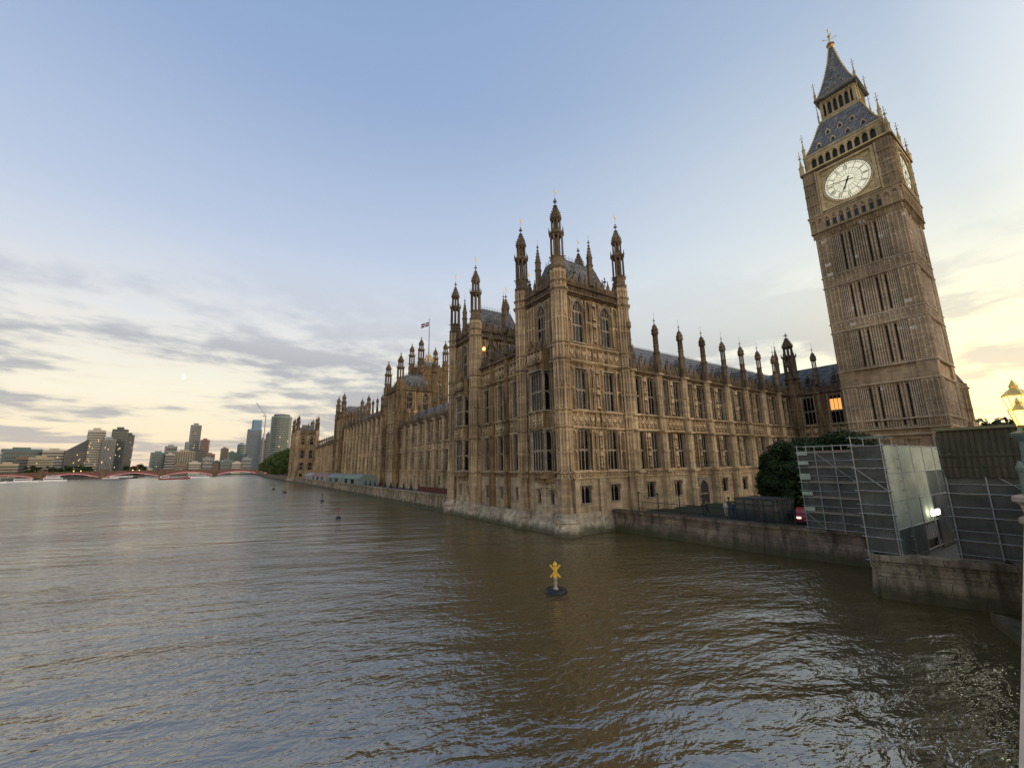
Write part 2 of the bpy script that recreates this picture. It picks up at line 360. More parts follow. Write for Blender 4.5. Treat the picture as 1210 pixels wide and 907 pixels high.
def window(W, H, lights, transoms=(.5,), big=False, d=.42, name='window', glassmat='glass'):
    """traceried window, local frame x along wall, y outward, z up from sill; pane is its sub-part"""
    F = Fr(0, 0, 0); mb = MB(); hw = W/2
    fr = .07
    mb.box(F, -hw, -hw+fr, -d, -.04, 0, H); mb.box(F, hw-fr, hw, -d, -.04, 0, H)
    mb.box(F, -hw-.12, hw+.12, -.3, .10, -.14, .04)
    st = (W-2*fr)/lights; t = .085
    levels = [0]+[H*q for q in transoms]
    arch_h = H - (W*.8 if big else 0)
    top = arch_h if big else H
    for i in range(1, lights): mb.box(F, -hw+fr+i*st-t/2, -hw+fr+i*st+t/2, -d+.02, -d+.09, 0, top if big else H)
    for q in transoms: mb.box(F, -hw+fr, hw-fr, -d+.03, -d+.09, H*q-.06, H*q+.06)
    for i in range(lights):
        a, b = -hw+fr+i*st+t/2, -hw+fr+(i+1)*st-t/2
        for q in list(transoms): arch(mb, F, a, b, H*q-.06-st*.6, H*q-.06, -d+.05, -d+.11, 3)
        arch(mb, F, a, b, top-st*.9, top, -d+.05, -d+.12, 3)
        if not big:
            pass
    if big:
        for i in range(lights*2):
            a = -hw+fr+i*st/2; mb.box(F, a-.04, a+.04, -d+.04, -d+.13, arch_h, H-.1)
        mb.box(F, -hw+fr, hw-fr, -d+.03, -d+.15, arch_h-.06, arch_h+.06)
        arch(mb, F, -hw, hw, arch_h-.1, H, -d+.01, .02, 6)
        # hood mould
        n = 8; W2 = W+.3; pts = [(W2/2-W2*math.cos(R(60)*i/n), arch_h-.1+W2*math.sin(R(60)*i/n)*(H-arch_h+.25)/(.866*W2)) for i in range(n+1)]
        for sgn in (1, -1):
            for (a, b), (c, e) in zip(pts, pts[1:]): mb.ext(F, [(sgn*a, b), (sgn*c, e), (sgn*c*.93, e+.16), (sgn*(a-.14 if a < 0 else a), b+.08)], -.02, .14)
    else:
        mb.box(F, -hw-.16, hw+.16, -.02, .14, H+.02, H+.16); mb.box(F, -hw-.16, -hw-.04, -.02, .12, H-.5, H+.02); mb.box(F, hw+.04, hw+.16, -.02, .12, H-.5, H+.02)
    o = mb.build(name, 'mullion')
    g = MB(); n = lights
    rr = random.Random(int(W*100+H*10))
    for i in range(lights):      # each light's leaded glass leans a little differently
        a, b = -hw+fr+i*st, -hw+fr+(i+1)*st
        zs = [0]+[H*q for q in transoms]+[H]
        for z0, z1 in zip(zs, zs[1:]):
            e = rr.uniform(-.012, .012); e2 = rr.uniform(-.012, .012)
            g.add([(a, -d+.02+e, z0), (b, -d+.02-e, z0), (b, -d+.02-e+e2, z1), (a, -d+.02+e+e2, z1)], [(0, 1, 2, 3)])
    p = g.build('pane', glassmat); p.parent = o
    return proto(o)
WIN_W = window(1.8, 5.2, 3); WIN_W2 = window(1.8, 5.4, 3)
WIN_P = window(2.0, 5.1, 3); WIN_P2 = window(2.0, 5.3, 3); WIN_A = window(2.0, 6.0, 3, (.42,), big=True)
WIN_G = window(1.7, 2.1, 2, ()); WIN_GS = window(.8, 1.75, 1, ())
WIN_O = window(3.3, 5.1, 5); WIN_O2 = window(3.3, 5.2, 5)
WIN_OS = window(.95, 5.1, 1); WIN_L = window(1.45, 5.1, 2); WIN_L2 = window(1.45, 5.3, 2)
WIN_T = window(1.7, 3.6, 3, ())
WIN_LIT = window(2.0, 5.3, 3, (.45,))
_g = MB()
for _a in (-.95, -.30, .35): _g.box(Fr(0, 0, 0), _a, _a+.6, -.38, -.37, 2.5, 4.6)
_g = _g.build('lit_blind', 'litglass'); _g.parent = WIN_LIT

def wallfill(mb, F, u0, u1, z0, z1, ops, th=.7):
    """wall from u0..u1 with openings (uc, W, zb, zt)"""
    ops = sorted(ops)
    c = u0
    for uc, W, zb, zt in ops:
        a, b = uc-W/2, uc+W/2
        mb.box(F, c, a, -th, 0, z0, z1)
        if zb > z0: mb.box(F, a, b, -th, 0, z0, zb)
        if zt < z1: mb.box(F, a, b, -th, 0, zt, z1)
        c = b
    mb.box(F, c, u1, -th, 0, z0, z1)
def parapet(mb, F, u0, u1, z0, w=0, h=1.5, step=1.0):
    """pierced parapet with gabled merlons"""
    mb.box(F, u0, u1, w-.3, w, z0, z0+h*.45)
    n = max(1, round((u1-u0)/step)); st = (u1-u0)/n
    for i in range(n):
        a = u0+i*st; c = a+st/2
        if i % 2 == 0:
            mb.ext(F, [(a+.05, z0+h*.45), (a+st-.05, z0+h*.45), (a+st-.05, z0+h*.9), (c, z0+h*1.18), (a+.05, z0+h*.9)], w-.28, w-.02)
            mb.box(F, c-.05, c+.05, w-.2, w-.1, z0+h*1.1, z0+h*1.5)
        else:
            mb.box(F, a, a+st, w-.26, w-.04, z0+h*.45, z0+h*.62)
        mb.box(F, a-.05, a+.05, w, w+.08, z0, z0+h*.45)
        mb.box(F, c-.12, c+.12, w, w+.07, z0+h*.08, z0+h*.34)
def buttress(mb, F, u, z0, z1, d=1.0, wd=1.05, cuts=()):
    zs = [z0]+list(cuts)+[z1]
    for i, (a, b) in enumerate(zip(zs, zs[1:])):
        s = 1-.05*i; w2 = wd*s/2; dd = d*(1-.07*i)
        # chamfered front
        mb.ext_poly = None
        P = [(u-w2, 0), (u-w2, dd*.72), (u-w2*.55, dd), (u+w2*.55, dd), (u+w2, dd*.72), (u+w2, 0)]
        n = len(P); vs = [F.P(p, q, a) for p, q in P]+[F.P(p, q, b) for p, q in P]
        mb.add(vs, [tuple(range(n)), tuple(range(2*n-1, n-1, -1))]+[(k, k+n, (k+1) % n+n, (k+1) % n) for k in range(n)])
        if b-a > 2.5:
            zm = a+(b-a)*.48
            mb.box(F, u-w2-.04, u+w2+.04, 0, dd+.05, zm-.1, zm+.06)
            mb.box(F, u-w2*.5-.04, u-w2*.5+.04, dd, dd+.06, a+.3, b-.3); mb.box(F, u+w2*.5-.04, u+w2*.5+.04, dd, dd+.06, a+.3, b-.3)
            mb.ext(F, [(u-w2*.55, b-.5), (u+w2*.55, b-.5), (u, b-.12)], dd, dd+.09)
            mb.ext(F, [(u-w2*.55, zm-.55), (u+w2*.55, zm-.55), (u, zm-.15)], dd, dd+.08)
        mb.box(F, u-w2-.10, u+w2+.10, 0, dd+.28, b-.28, b)
def niche(mb, F, u, z0, z1, w=0, wd=.9):
    """statue strip between windows: canopies, pedestals and figures"""
    mb = mb.t or mb
    mb.box(F, u-wd/2, u-wd/2+.12, w, w+.22, z0, z1); mb.box(F, u+wd/2-.12, u+wd/2, w, w+.22, z0, z1)
    n = 2
    st = (z1-z0)/n
    for i in range(n):
        a = z0+i*st
        x, y, _ = F.P(u, w+.18, 0)
        mb.box(F, u-.22, u+.22, w, w+.34, a+.25, a+.5)
        mb.lathe(x, y, [(.12, a+.5), (.17, a+.8), (.13, a+1.15), (.19, a+1.35), (.06, a+1.5), (.10, a+1.62), (.04, a+1.78)], 6)
        mb.ext(F, [(u-.3, a+st-.75), (u+.3, a+st-.75), (u+.3, a+st-.45), (u, a+st-.02), (u-.3, a+st-.45)], w, w+.36)
def turret_body(mb, x, y, r, z0, z1, rings, n=8):
    mb.lathe(x, y, [(r, z0), (r, z1)], n)
    for zr, o, h in rings:
        mb.lathe(x, y, [(r, zr-h), (r+o*.5, zr-h*.6), (r+o, zr-h*.3), (r+o, zr), (r, zr+h*.35)], n)
    base = mb; mb = mb.t or mb
    # shafts on the corners
    for k in range(n):
        a = PI/n+2*PI*k/n; cx, cy = x+math.cos(a)*r, y+math.sin(a)*r
        mb.lathe(cx, cy, [(.12, z0), (.12, z1)], 5)
    zs = sorted([zr for zr, _, _ in rings]+[z0, z1])
    for a0, b0 in zip(zs, zs[1:]):
        if b0-a0 < 1.5: 
            for k in range(n):
                a = 2*PI*k/n; rr = r*math.cos(PI/n)
                mb.diamond(x+math.cos(a)*(rr+.03), y+math.sin(a)*(rr+.03), (a0+b0)/2, .22)
            continue
        lv = [b0-.35] + ([a0+(b0-a0)*.5] if b0-a0 > 4 else [])
        for k in range(n):
            a = 2*PI*k/n; F = Fr(x, y, a-PI/2); rr = r*math.cos(PI/n); hw = r*math.sin(PI/n)
            for zt in lv:
                arch(mb, F, -hw*.85, -.03, zt-.5, zt, rr, rr+.14, 2); arch(mb, F, .03, hw*.85, zt-.5, zt, rr, rr+.14, 2)
            mb.box(F, -.05, .05, rr, rr+.12, a0+.2, b0-.4)
def turret_top(mb, x, y, z, s=1.0, tall=1.0):
    """two open lantern stages, crocketed ogee cap, finial. z = springing, total about 10.4*tall"""
    h = lambda q: z+q*tall
    r = .95*s
    mb.lathe(x, y, [(r*1.02, h(0)), (r*1.15, h(.25)), (r*1.15, h(.5)), (r*.95, h(.7)), (r*.95, h(1.6)), (r*1.06, h(1.75)), (r*.9, h(1.9))], 8)
    mb.lathe(x, y, [(.22*s, h(1.9)), (.22*s, h(5.0))], 6)
    for k in range(8):
        a = PI/8+k*PI/4
        mb.lathe(x+math.cos(a)*r*.84, y+math.sin(a)*r*.84, [(.135*s, h(1.9)), (.12*s, h(5.0))], 5)
        mb.diamond(x+math.cos(a)*r*1.12, y+math.sin(a)*r*1.12, h(1.8), .14*s)
        F = Fr(x, y, a-PI/2+PI/8); rr = r*.80
        arch(mb, F, -r*.3, r*.3, h(4.3), h(5.0), rr-.1, rr, 3)
    mb.lathe(x, y, [(r*.9, h(4.95)), (r*1.12, h(5.15)), (r*1.12, h(5.4)), (r*.8, h(5.6))], 8)
    for k in range(8):
        a = PI/8+k*PI/4
        mb.lathe(x+math.cos(a)*r*1.06, y+math.sin(a)*r*1.06, [(.07*s, h(5.2)), (.09*s, h(5.6)), (.02, h(6.15))], 4)
    r2 = r*.72
    mb.lathe(x, y, [(.2*s, h(5.5)), (.2*s, h(7.3))], 6)
    for k in range(8):
        a = PI/8+k*PI/4
        mb.lathe(x+math.cos(a)*r2*.86, y+math.sin(a)*r2*.86, [(.11*s, h(5.5)), (.10*s, h(7.3))], 4)
        F = Fr(x, y, a-PI/2+PI/8)
        arch(mb, F, -r2*.3, r2*.3, h(6.85), h(7.3), r2*.7, r2*.8, 2)
    mb.lathe(x, y, [(r2*.9, h(7.25)), (r2*1.22, h(7.45)), (r2*1.22, h(7.62)), (r2, h(7.7))], 8)
    cap = [(r2*1.02, h(7.7)), (r2*1.0, h(8.0)), (r2*.82, h(8.4)), (r2*.5, h(8.85)), (r2*.28, h(9.25)), (.12*s, h(9.6))]
    mb.lathe(x, y, cap, 8); crockets(mb, x, y, cap, 8, .12*s, PI/8)
    finial(mb, x, y, h(9.5), 1.35*tall, .17*s)

# small buttress pinnacle (local, z from 0) ------------------------------------------------
def pinnacle_mesh(hgt=7.4, s=1.0):
    mb = MB(); k = hgt/7.4; h = lambda q: q*k
    mb.lathe(0, 0, [(.52*s, 0), (.52*s, h(1.6)), (.62*s, h(1.8)), (.62*s, h(2.0)), (.46*s, h(2.2)), (.46*s, h(2.9)), (.55*s, h(3.0)), (.45*s, h(3.15))], 8)
    mb.lathe(0, 0, [(.12*s, h(3.1)), (.12*s, h(4.8))], 4)
    for q in range(8):
        a = PI/8+q*PI/4; mb.lathe(math.cos(a)*.37*s, math.sin(a)*.37*s, [(.085*s, h(3.1)), (.085*s, h(4.8))], 4)
    mb.lathe(0, 0, [(.42*s, h(4.65)), (.62*s, h(4.85)), (.66*s, h(5.05)), (.55*s, h(5.15)), (.60*s, h(5.4)), (.50*s, h(5.75)), (.28*s, h(6.15)), (.13*s, h(6.4)), (.10*s, h(6.55))], 8)
    crockets(mb, 0, 0, [(.6*s, h(5.2)), (.5*s, h(5.75)), (.13*s, h(6.45))], 8, .09*s, PI/8)
    finial(mb, 0, 0, h(6.5), h(.95), .12*s)
    mb.tube((0, 0, h(7.3)), (0, 0, h(8.3)), .02, 3); mb.diamond(0, 0, h(7.9), .05)
    return proto(mb.build('pinnacle', 'stone_dark'))
PIN = pinnacle_mesh(7.4, .86); PIN_S = pinnacle_mesh(5.2, .8)
def spire_mesh(hgt):
    mb = MB()
    mb.lathe(0, 0, [(.42, 0), (.42, hgt*.42), (.55, hgt*.45), (.4, hgt*.48), (.4, hgt*.6), (.5, hgt*.62), (.36, hgt*.65), (.05, hgt*.93)], 6)
    crockets(mb, 0, 0, [(.36, hgt*.65), (.05, hgt*.92)], 6, .08, PI/6); finial(mb, 0, 0, hgt*.9, hgt*.12, .12)
    mb.tube((0, 0, hgt), (0, 0, hgt+.9), .02, 3)
    return proto(mb.build('pinnacle', 'stone_dark'))
SPIRE = spire_mesh(7.0)

def hip_roof(parent, x0, x1, y0, y1, z0, z1, ins, cresting=True, mat='slate'):
    mb = MB()
    b = [(x0, y0, z0), (x1, y0, z0), (x1, y1, z0), (x0, y1, z0)]
    ix = min(ins, (x1-x0)/2-.05); iy = min(ins, (y1-y0)/2-.05)
    t = [(x0+ix, y0+iy, z1), (x1-ix, y0+iy, z1), (x1-ix, y1-iy, z1), (x0+ix, y1-iy, z1)]
    mb.hexa(b+t)
    o = mb.build('roof', mat, parent)
    mc = MB()
    for i in range(4):
        mc.tube(b[i], t[i], .09, 4); mc.tube(t[i], t[(i+1) % 4], .08, 4)
    if cresting:
        for i in range(4):
            a, c = Vector(t[i]), Vector(t[(i+1) % 4]); L = (c-a).length; n = max(2, int(L/.55))
            mc.tube(a+Vector((0,0,.35)), c+Vector((0,0,.35)), .03, 4)
            for k in range(n+1):
                p = a+(c-a)*k/n; mc.tube(p, p+Vector((0,0,.62)), .025, 3); mc.diamond(p.x, p.y, p.z+.68, .07, .11)
    mc.build('cresting', 'lead', o)
    return o
def dormer(parent, F, u, w, z, wd=1.4, h=2.2, dep=1.6, mat='slate'):
    mb = MB()
    mb.ext(F, [(u-wd/2, z), (u+wd/2, z), (u+wd/2, z+h*.55), (u, z+h), (u-wd/2, z+h*.55)], w-dep, w)
    o = mb.build('dormer', mat, parent)
    g = MB(); g.ext(F, [(u-wd*.28, z+.25), (u+wd*.28, z+.25), (u+wd*.28, z+h*.45), (u, z+h*.65), (u-wd*.28, z+h*.45)], w, w+.03)
    g.build('opening', 'black', o)
    x, y, _ = F.P(u, w-.1, 0); f = MB(); finial(f, x, y, z+h, .8, .1); f.build('finial', 'lead', o)

# levels
ZS0, ZS1 = 6.45, 7.2           # string band above the ground storey
ZB0, ZB1 = 12.7, 14.8          # carved band
ZC = 21.1                      # main cornice
BASE = 1.9

def wing(parent, F, n, bay, base=BASE, extra=False, ends=(True, True), wins=True, pin=True, counter=None, pinz=22.9, doors=()):
    """n bays of the ranges; extra adds a third storey"""
    mb = MB(True); lo = MB(); up = MB(); L = n*bay; top = 27.2 if extra else ZC
    off = 1.55*bay/6.05
    o1 = []; o2 = []; og = []; o3 = []
    for i in range(n):
        c = (i+.5)*bay
        for s in (-1, 1):
            o1.append((c+s*off, 1.8, 7.35, 12.55)); o2.append((c+s*off, 1.8, 14.95, 20.35))
            if extra: o3.append((c+s*off, 1.7, 22.0, 25.6))
        og.append((c, 1.7, 3.5, 5.6))
    wallfill(lo, F, 0, L, base, ZS0, og)
    wallfill(mb, F, 0, L, ZS0, 13.7, o1); wallfill(mb, F, 0, L, 13.7, 21.4, o2)
    if extra: wallfill(mb, F, 0, L, 21.4, 27.2, o3)
    mb.box(F, 0, L, -1.0, -.75, ZS0, top); lo.box(F, 0, L, -1.0, -.75, base, ZS0)
    course(mb, F, 0, L, ZS1, 0, .3, .3); course(mb, F, 0, L, ZS0, 0, .22, .25)
    course(mb, F, 0, L, ZB0, 0, .4, .3); course(mb, F, 0, L, ZB1, 0, .4, .26)
    course(up, F, 0, L, top-.05, 0, .5, .6)
    for i in range(n):
        a = i*bay; c = a+bay/2
        panelband(mb, F, a+.7, a+bay-.7, ZB0+.15, ZB1-.15, 0, 5)
        panelband(mb, F, a+.6, a+bay-.6, ZS0+.12, ZS1-.12, 0, 4)
        niche(mb, F, c, 7.4, 12.4, 0, 1.0); niche(mb, F, c, 15.0, 20.4, 0, 1.0)
        for s in (-1, 1):      # traceried panel over each window, slim shafts beside it
            ribs(mb, F, c+s*off-.85, c+s*off+.85, 20.38, 20.85, 0, 4, .06, .07, False)
            for q in (-1, 1):
                mb.box(F, c+s*off+q*1.02-.05, c+s*off+q*1.02+.05, 0, .12, 7.3, 12.6); mb.box(F, c+s*off+q*1.02-.05, c+s*off+q*1.02+.05, 0, .12, 14.9, 20.8)
        parapet(up, F, a+.5, a+bay-.5, top+.15, .1, 1.55, .62)
        x, y, _ = F.P(c, .05, 0); finial(up, x, y, top+1.6, 1.5, .15)
    for i in range(n+1):
        if (i == 0 and not ends[0]) or (i == n and not ends[1]): continue
        u = i*bay
        bm_ = MB(); buttress(bm_, F, u, base, top, 1.0, 1.1, (ZS1, ZB0, ZB1)+((21.3,) if extra else ())); bm_.build('buttress', 'stone_lit', parent)
        up.box(F, u-.5, u+.5, -.1, .95, top, top+1.4)
        if pin:
            x, y, _ = F.P(u, .45, 0); put(PIN, parent, (x, y, top+1.3+(pinz-22.9)))
    mb.build('wall', 'stone_shaded', parent); lo.build('plinth', 'stone_low', parent); up.build('parapet', 'stone_dark', parent)
    if wins:
        for ops, wm in ((o1, WIN_W), (o2, WIN_W2), (og, WIN_G), (o3, WIN_T)):
            for uc, W, zb, zt in ops:
                if counter is not None:
                    if wm in (WIN_W, WIN_W2, WIN_G, WIN_T):
                        if counter[0] <= 0: counter[1].append((wm, F, uc, zb)); continue
                        counter[0] -= 1
                x, y, _ = F.P(uc, 0, 0); put(wm, parent, (x, y, zb), F.ang)

def merge_windows(parent, items):
    mf = MB(); mg = MB()
    for wm, F, uc, zb in items:
        for src, dst in ((wm, mf), (wm.children[0], mg)):
            me = src.data
            dst.add([F.P(v.co.x+uc, v.co.y, v.co.z+zb) for v in me.vertices], [tuple(p.vertices) for p in me.polygons])
    o = mf.build('far_window', 'mullion', parent); o['kind'] = 'stuff'
    mg.build('pane', 'glass', o)

def river_tower(parent, y0, mirror=False, north_detail=True, first=False, xf=33.4, low=None):
    """one square tower of an end pavilion: river face x=33.4, 9.4 wide, 12.4 deep"""
    y1 = y0+8.8; xw = 45.0; top = 30.6
    Fn = north(xw, y0+.3)      # u 0..11.6 , u = xw-x
    Fe = river(xf, y0)
    Fs = Fr(xf, y1-.3, 0)      # south face, outward +y : u = x-xf
    Fw = Fr(xw, y1, -PI/2)     # west face outward +x : u = y1-y
    mb = MB(True); lo = MB(True); up = MB(); LN = xw-xf; LE = y1-y0
    # north face windows at x = 36.7 / 41.7
    un = [xw-41.75, xw-36.6]; ue = LE/2
    zb = .9 if low is None else low
    wallfill(lo, Fn, 0, LN, zb, ZS0, [(u, 1.7, 3.4, 5.5) for u in un])
    wallfill(mb, Fn, 0, LN, ZS0, 13.7, [(u, 2.0, 7.4, 12.5) for u in un])
    wallfill(mb, Fn, 0, LN, 13.7, 22.6, [(u, 2.0, 15.0, 20.3) for u in un])
    wallfill(mb, Fn, 0, LN, 22.6, top, [(u, 2.0, 23.9, 29.9) for u in un])
    wallfill(lo, Fe, .3, LE-.3, zb, ZS0, [(ue-1.35, .8, 3.3, 5.05), (ue+1.35, .8, 3.3, 5.05)])
    wallfill(mb, Fe, .3, LE-.3, ZS0, 22.6, [(ue, 3.9, 7.4, 20.4)])
    wallfill(mb, Fe, .3, LE-.3, 22.6, top, [(ue, 2.0, 23.9, 29.9)])
    for F, L in ((Fs, LN), (Fw, LE)):
        lo.box(F, .3, L-.3, -.7, 0, zb, ZS0); mb.box(F, .3, L-.3, -.7, 0, ZS0, top)
        ribs(mb, F, 1, L-1, 23.9, 29.6, 0, 9, mid=(26.8,)); 
        for z in (ZS1, ZB0, ZB1, ZC, 23.5): course(mb, F, .5, L-.5, z, 0, .25, .3)
    # dark backing inside
    mb.box(WORLD, xf+1.2, xw-1.2, y0+1.5, y1-1.5, ZS0, top-.2)
    for F, L in ((Fn, LN), (Fe, LE)):
        for z, o, h in ((ZS0, .22, .25), (ZS1, .3, .3), (ZB0, .26, .28), (ZB1, .26, .25), (ZC+.2, .34, .4), (23.4, .30, .3)): course(mb, F, .5, L-.5, z, 0, o, h)
    for F, L in ((Fn, LN), (Fe, LE), (Fs, LN), (Fw, LE)):
        course(up, F, .3, L-.3, top, 0, .55, .55)
        up.box(F, .3, L-.3, -.3, .02, top+.2, top+.9); panelband(up, F, .9, L-.9, top+.25, top+.9, .02, int(L/.9))
        course(up, F, .3, L-.3, top+1.05, 0, .40, .3)
        parapet(up, F, .9, L-.9, top+1.1, .1, 1.5, .55)
        for q in (.25, .5, .75):
            x, y, _ = F.P(L*q, .0, 0); finial(up, x, y, top+2.3, 1.7, .16)
    # north face carving
    panelband(mb, Fn, 1.2, LN-1.2, ZB0+.15, ZB1-.15, 0, 9); panelband(mb, Fn, 1.2, LN-1.2, ZC+.45, 23.2, 0, 9); panelband(mb, Fn, 1.0, LN-1, ZS0+.1, ZS1-.15, 0, 8)
    uc = sum(un)/2
    for z0, z1 in ((7.4, 12.4), (15, 20.6), (24, 30)):
        niche(mb, Fn, uc, z0, z1, .12, 1.0)
        ribs(mb, Fn, uc-1.25, uc-.55, z0, z1, 0, 1, mid=((z0+z1)/2,)); ribs(mb, Fn, uc+.55, uc+1.25, z0, z1, 0, 1, mid=((z0+z1)/2,))
        for u in un: 
            for s in (-1, 1): mb.box(Fn, u+s*1.2-.06, u+s*1.2+.06, 0, .15, z0, z1)
        ribs(mb, Fn, un[1]+1.3, LN-1.0, z0, z1, 0, 1, mid=((z0+z1)/2,))
        ribs(mb, Fn, 1.0, un[0]-1.3, z0, z1, 0, 1, mid=((z0+z1)/2,))
    mb.box(Fn, uc-.6, uc+.6, 0, .12, ZS1, top)
    for u in un: ribs(mb, Fn, u-1, u+1, 12.55, 12.62, 0, 3, .05, .05, False); 
    lo.box(Fn, uc-.55, uc+.55, 0, .35, zb, ZS0)
    # oriel on the river face
    ow = 1.95; od = 1.15
    def orn(z0, z1, m, o=od): 
        P = [(ue-ow, 0), (ue-ow*.78, o), (ue+ow*.78, o), (ue+ow, 0)]
        m.add([Fe.P(p, q, z0) for p, q in P]+[Fe.P(p, q, z1) for p, q in P], [(0,1,2,3), (7,6,5,4)]+[(k, k+4, (k+1) % 4+4, (k+1) % 4) for k in range(4)])
    for z0, z1, o in ((ZS0-.5, ZS0, .55), (ZS0, 7.35, od), (12.55, 14.95, od), (20.35, 22.9, od), (ZS1-.15, ZS1+.1, od+.22), (ZB0-.1, ZB0+.12, od+.2), (ZB1-.1, ZB1+.1, od+.2), (ZC+.1, ZC+.45, od+.3), (22.9, 23.2, od+.2)): orn(z0, z1, mb, o)
    panelband(mb, Fe, ue-ow*.72, ue+ow*.72, ZB0+.2, ZB1-.2, od, 4); panelband(mb, Fe, ue-ow*.72, ue+ow*.72, ZC+.5, 22.85, od, 4)
    parapet(mb, Fe, ue-ow*.78, ue+ow*.78, 23.15, od+.05, 1.0, .5)
    for s in (-1, 1):
        ribs(mb, Fe, *(sorted((ue+s*(ow+.15), ue+s*(LE/2-1.0)))), 7.4, 12.5, 0, 2, mid=(10,)); ribs(mb, Fe, *(sorted((ue+s*(ow+.15), ue+s*(LE/2-1.0)))), 15, 20.4, 0, 2, mid=(17.7,))
        ribs(mb, Fe, *(sorted((ue+s*1.3, ue+s*(LE/2-1.0)))), 24, 30, 0, 3, mid=(27,))
        panelband(mb, Fe, *(sorted((ue+s*(ow+.2), ue+s*(LE/2-1.0)))), ZB0+.2, ZB1-.2, 0, 1)
        panelband(mb, Fe, *(sorted((ue+s*(ow+.2), ue+s*(LE/2-1.0)))), ZC+.5, 23.1, 0, 1)
    lo.box(Fe, ue-.3, ue+.3, 0, .15, 2, 5.9); lo.box(Fe, ue-1.5, ue+1.5, 0, .25, 5.3, 5.55)
    mb.build('wall', 'stone', parent); lo.build('plinth', 'stone_low', parent); up.build('parapet', 'stone_dark', parent)
    for u in un:
        for wm, z in ((WIN_G, 3.4), (WIN_P, 7.4), (WIN_P2, 15.0), (WIN_A, 23.9)):
            x, y, _ = Fn.P(u, 0, 0); put(wm, parent, (x, y, z), Fn.ang)
    x, y, _ = Fe.P(ue, 0, 0); put(WIN_A, parent, (x, y, 23.9), Fe.ang)
    for s in (-1.35, 1.35):
        x, y, _ = Fe.P(ue+s, 0, 0); put(WIN_GS, parent, (x, y, 3.3), Fe.ang)
    for z, wm in ((7.4, WIN_O), (15.0, WIN_O2)):
        x, y, _ = Fe.P(ue, od, 0); o = put(wm, parent, (x, y, z), Fe.ang); o.scale = (.9, 1, 1)
        a = math.atan2(od, ow*.22)
        for s in (-1, 1):
            x, y, _ = Fe.P(ue+s*ow*.89, od/2, 0); put(WIN_OS, parent, (x, y, z), Fe.ang - s*a)
    rings = [(ZS0, .2, .3), (ZS1, .25, .35), (10, .1, .2), (ZB0, .22, .3), (ZB1, .22, .3), (17.8, .1, .2), (ZC+.2, .3, .4), (23.4, .25, .3), (27, .1, .2), (top, .4, .6), (top+1.1, .3, .4)]
    for (tx, ty) in ((33.35, y0+.25), (33.35, y1-.25), (45.1, y0+.25), (45.1, y1-.25)):
        t = MB(True); turret_body(t, tx, ty, .98, ZS0-.1, 33.2, rings)
        t.lathe(tx, ty, [(1.12, zb), (1.12, ZS0-.1)], 8)
        tt = t.build('turret', 'turret_stone', parent)
        s = MB(); turret_top(s, tx, ty, 33.2, 1.0, 1.0); s.build('spire', 'stone_dark', tt)
        v = MB(); vane(v, tx, ty, 43.9, 1.6); v.build('vane', 'gold', tt)
    x, y, _ = Fn.P(LN/2, .1, 0); put(SPIRE, parent, (x, y, 32.3)); x, y, _ = Fe.P(LE/2, .1, 0); put(SPIRE, parent, (x, y, 31.8))
    hip_roof(parent, xf+.9, xw-.9, y0+1.1, y1-1.1, top+.9, 36.9, 1.7)
    for F, L in ((Fn, LN), (Fe, LE)):
        for q in (.3, .7): dormer(parent, F, L*q, -1.0, top+1.6, 1.2, 2.6)
    # plinth in the river
    b = MB(); x0 = xf-.55; 
    for fx, f1, z0, z1 in ((1.35, 1.0, -1.5, .3), (1.0, .55, .3, 1.35), (.42, .42, 1.35, 1.75), (.25, .25, 1.75, 2.3)):
        b.hexa([(xf-fx, y0-fx+.3, z0), (xw, y0-fx+.3, z0), (xw, y1+.0, z0), (xf-fx, y1+.0, z0), (xf-f1, y0-f1+.3, z1), (xw, y0-f1+.3, z1), (xw, y1, z1), (xf-f1, y1, z1)])
    for ty in (y0+.25, y1-.25):
        b.lathe(33.3, ty, [(1.9, -1.5), (1.75, .5), (1.45, 1.4), (1.6, 1.5), (1.55, 1.85), (1.3, 2.0), (1.3, 2.5)], 8)
    b.build('river_base', 'stone_pale', parent)

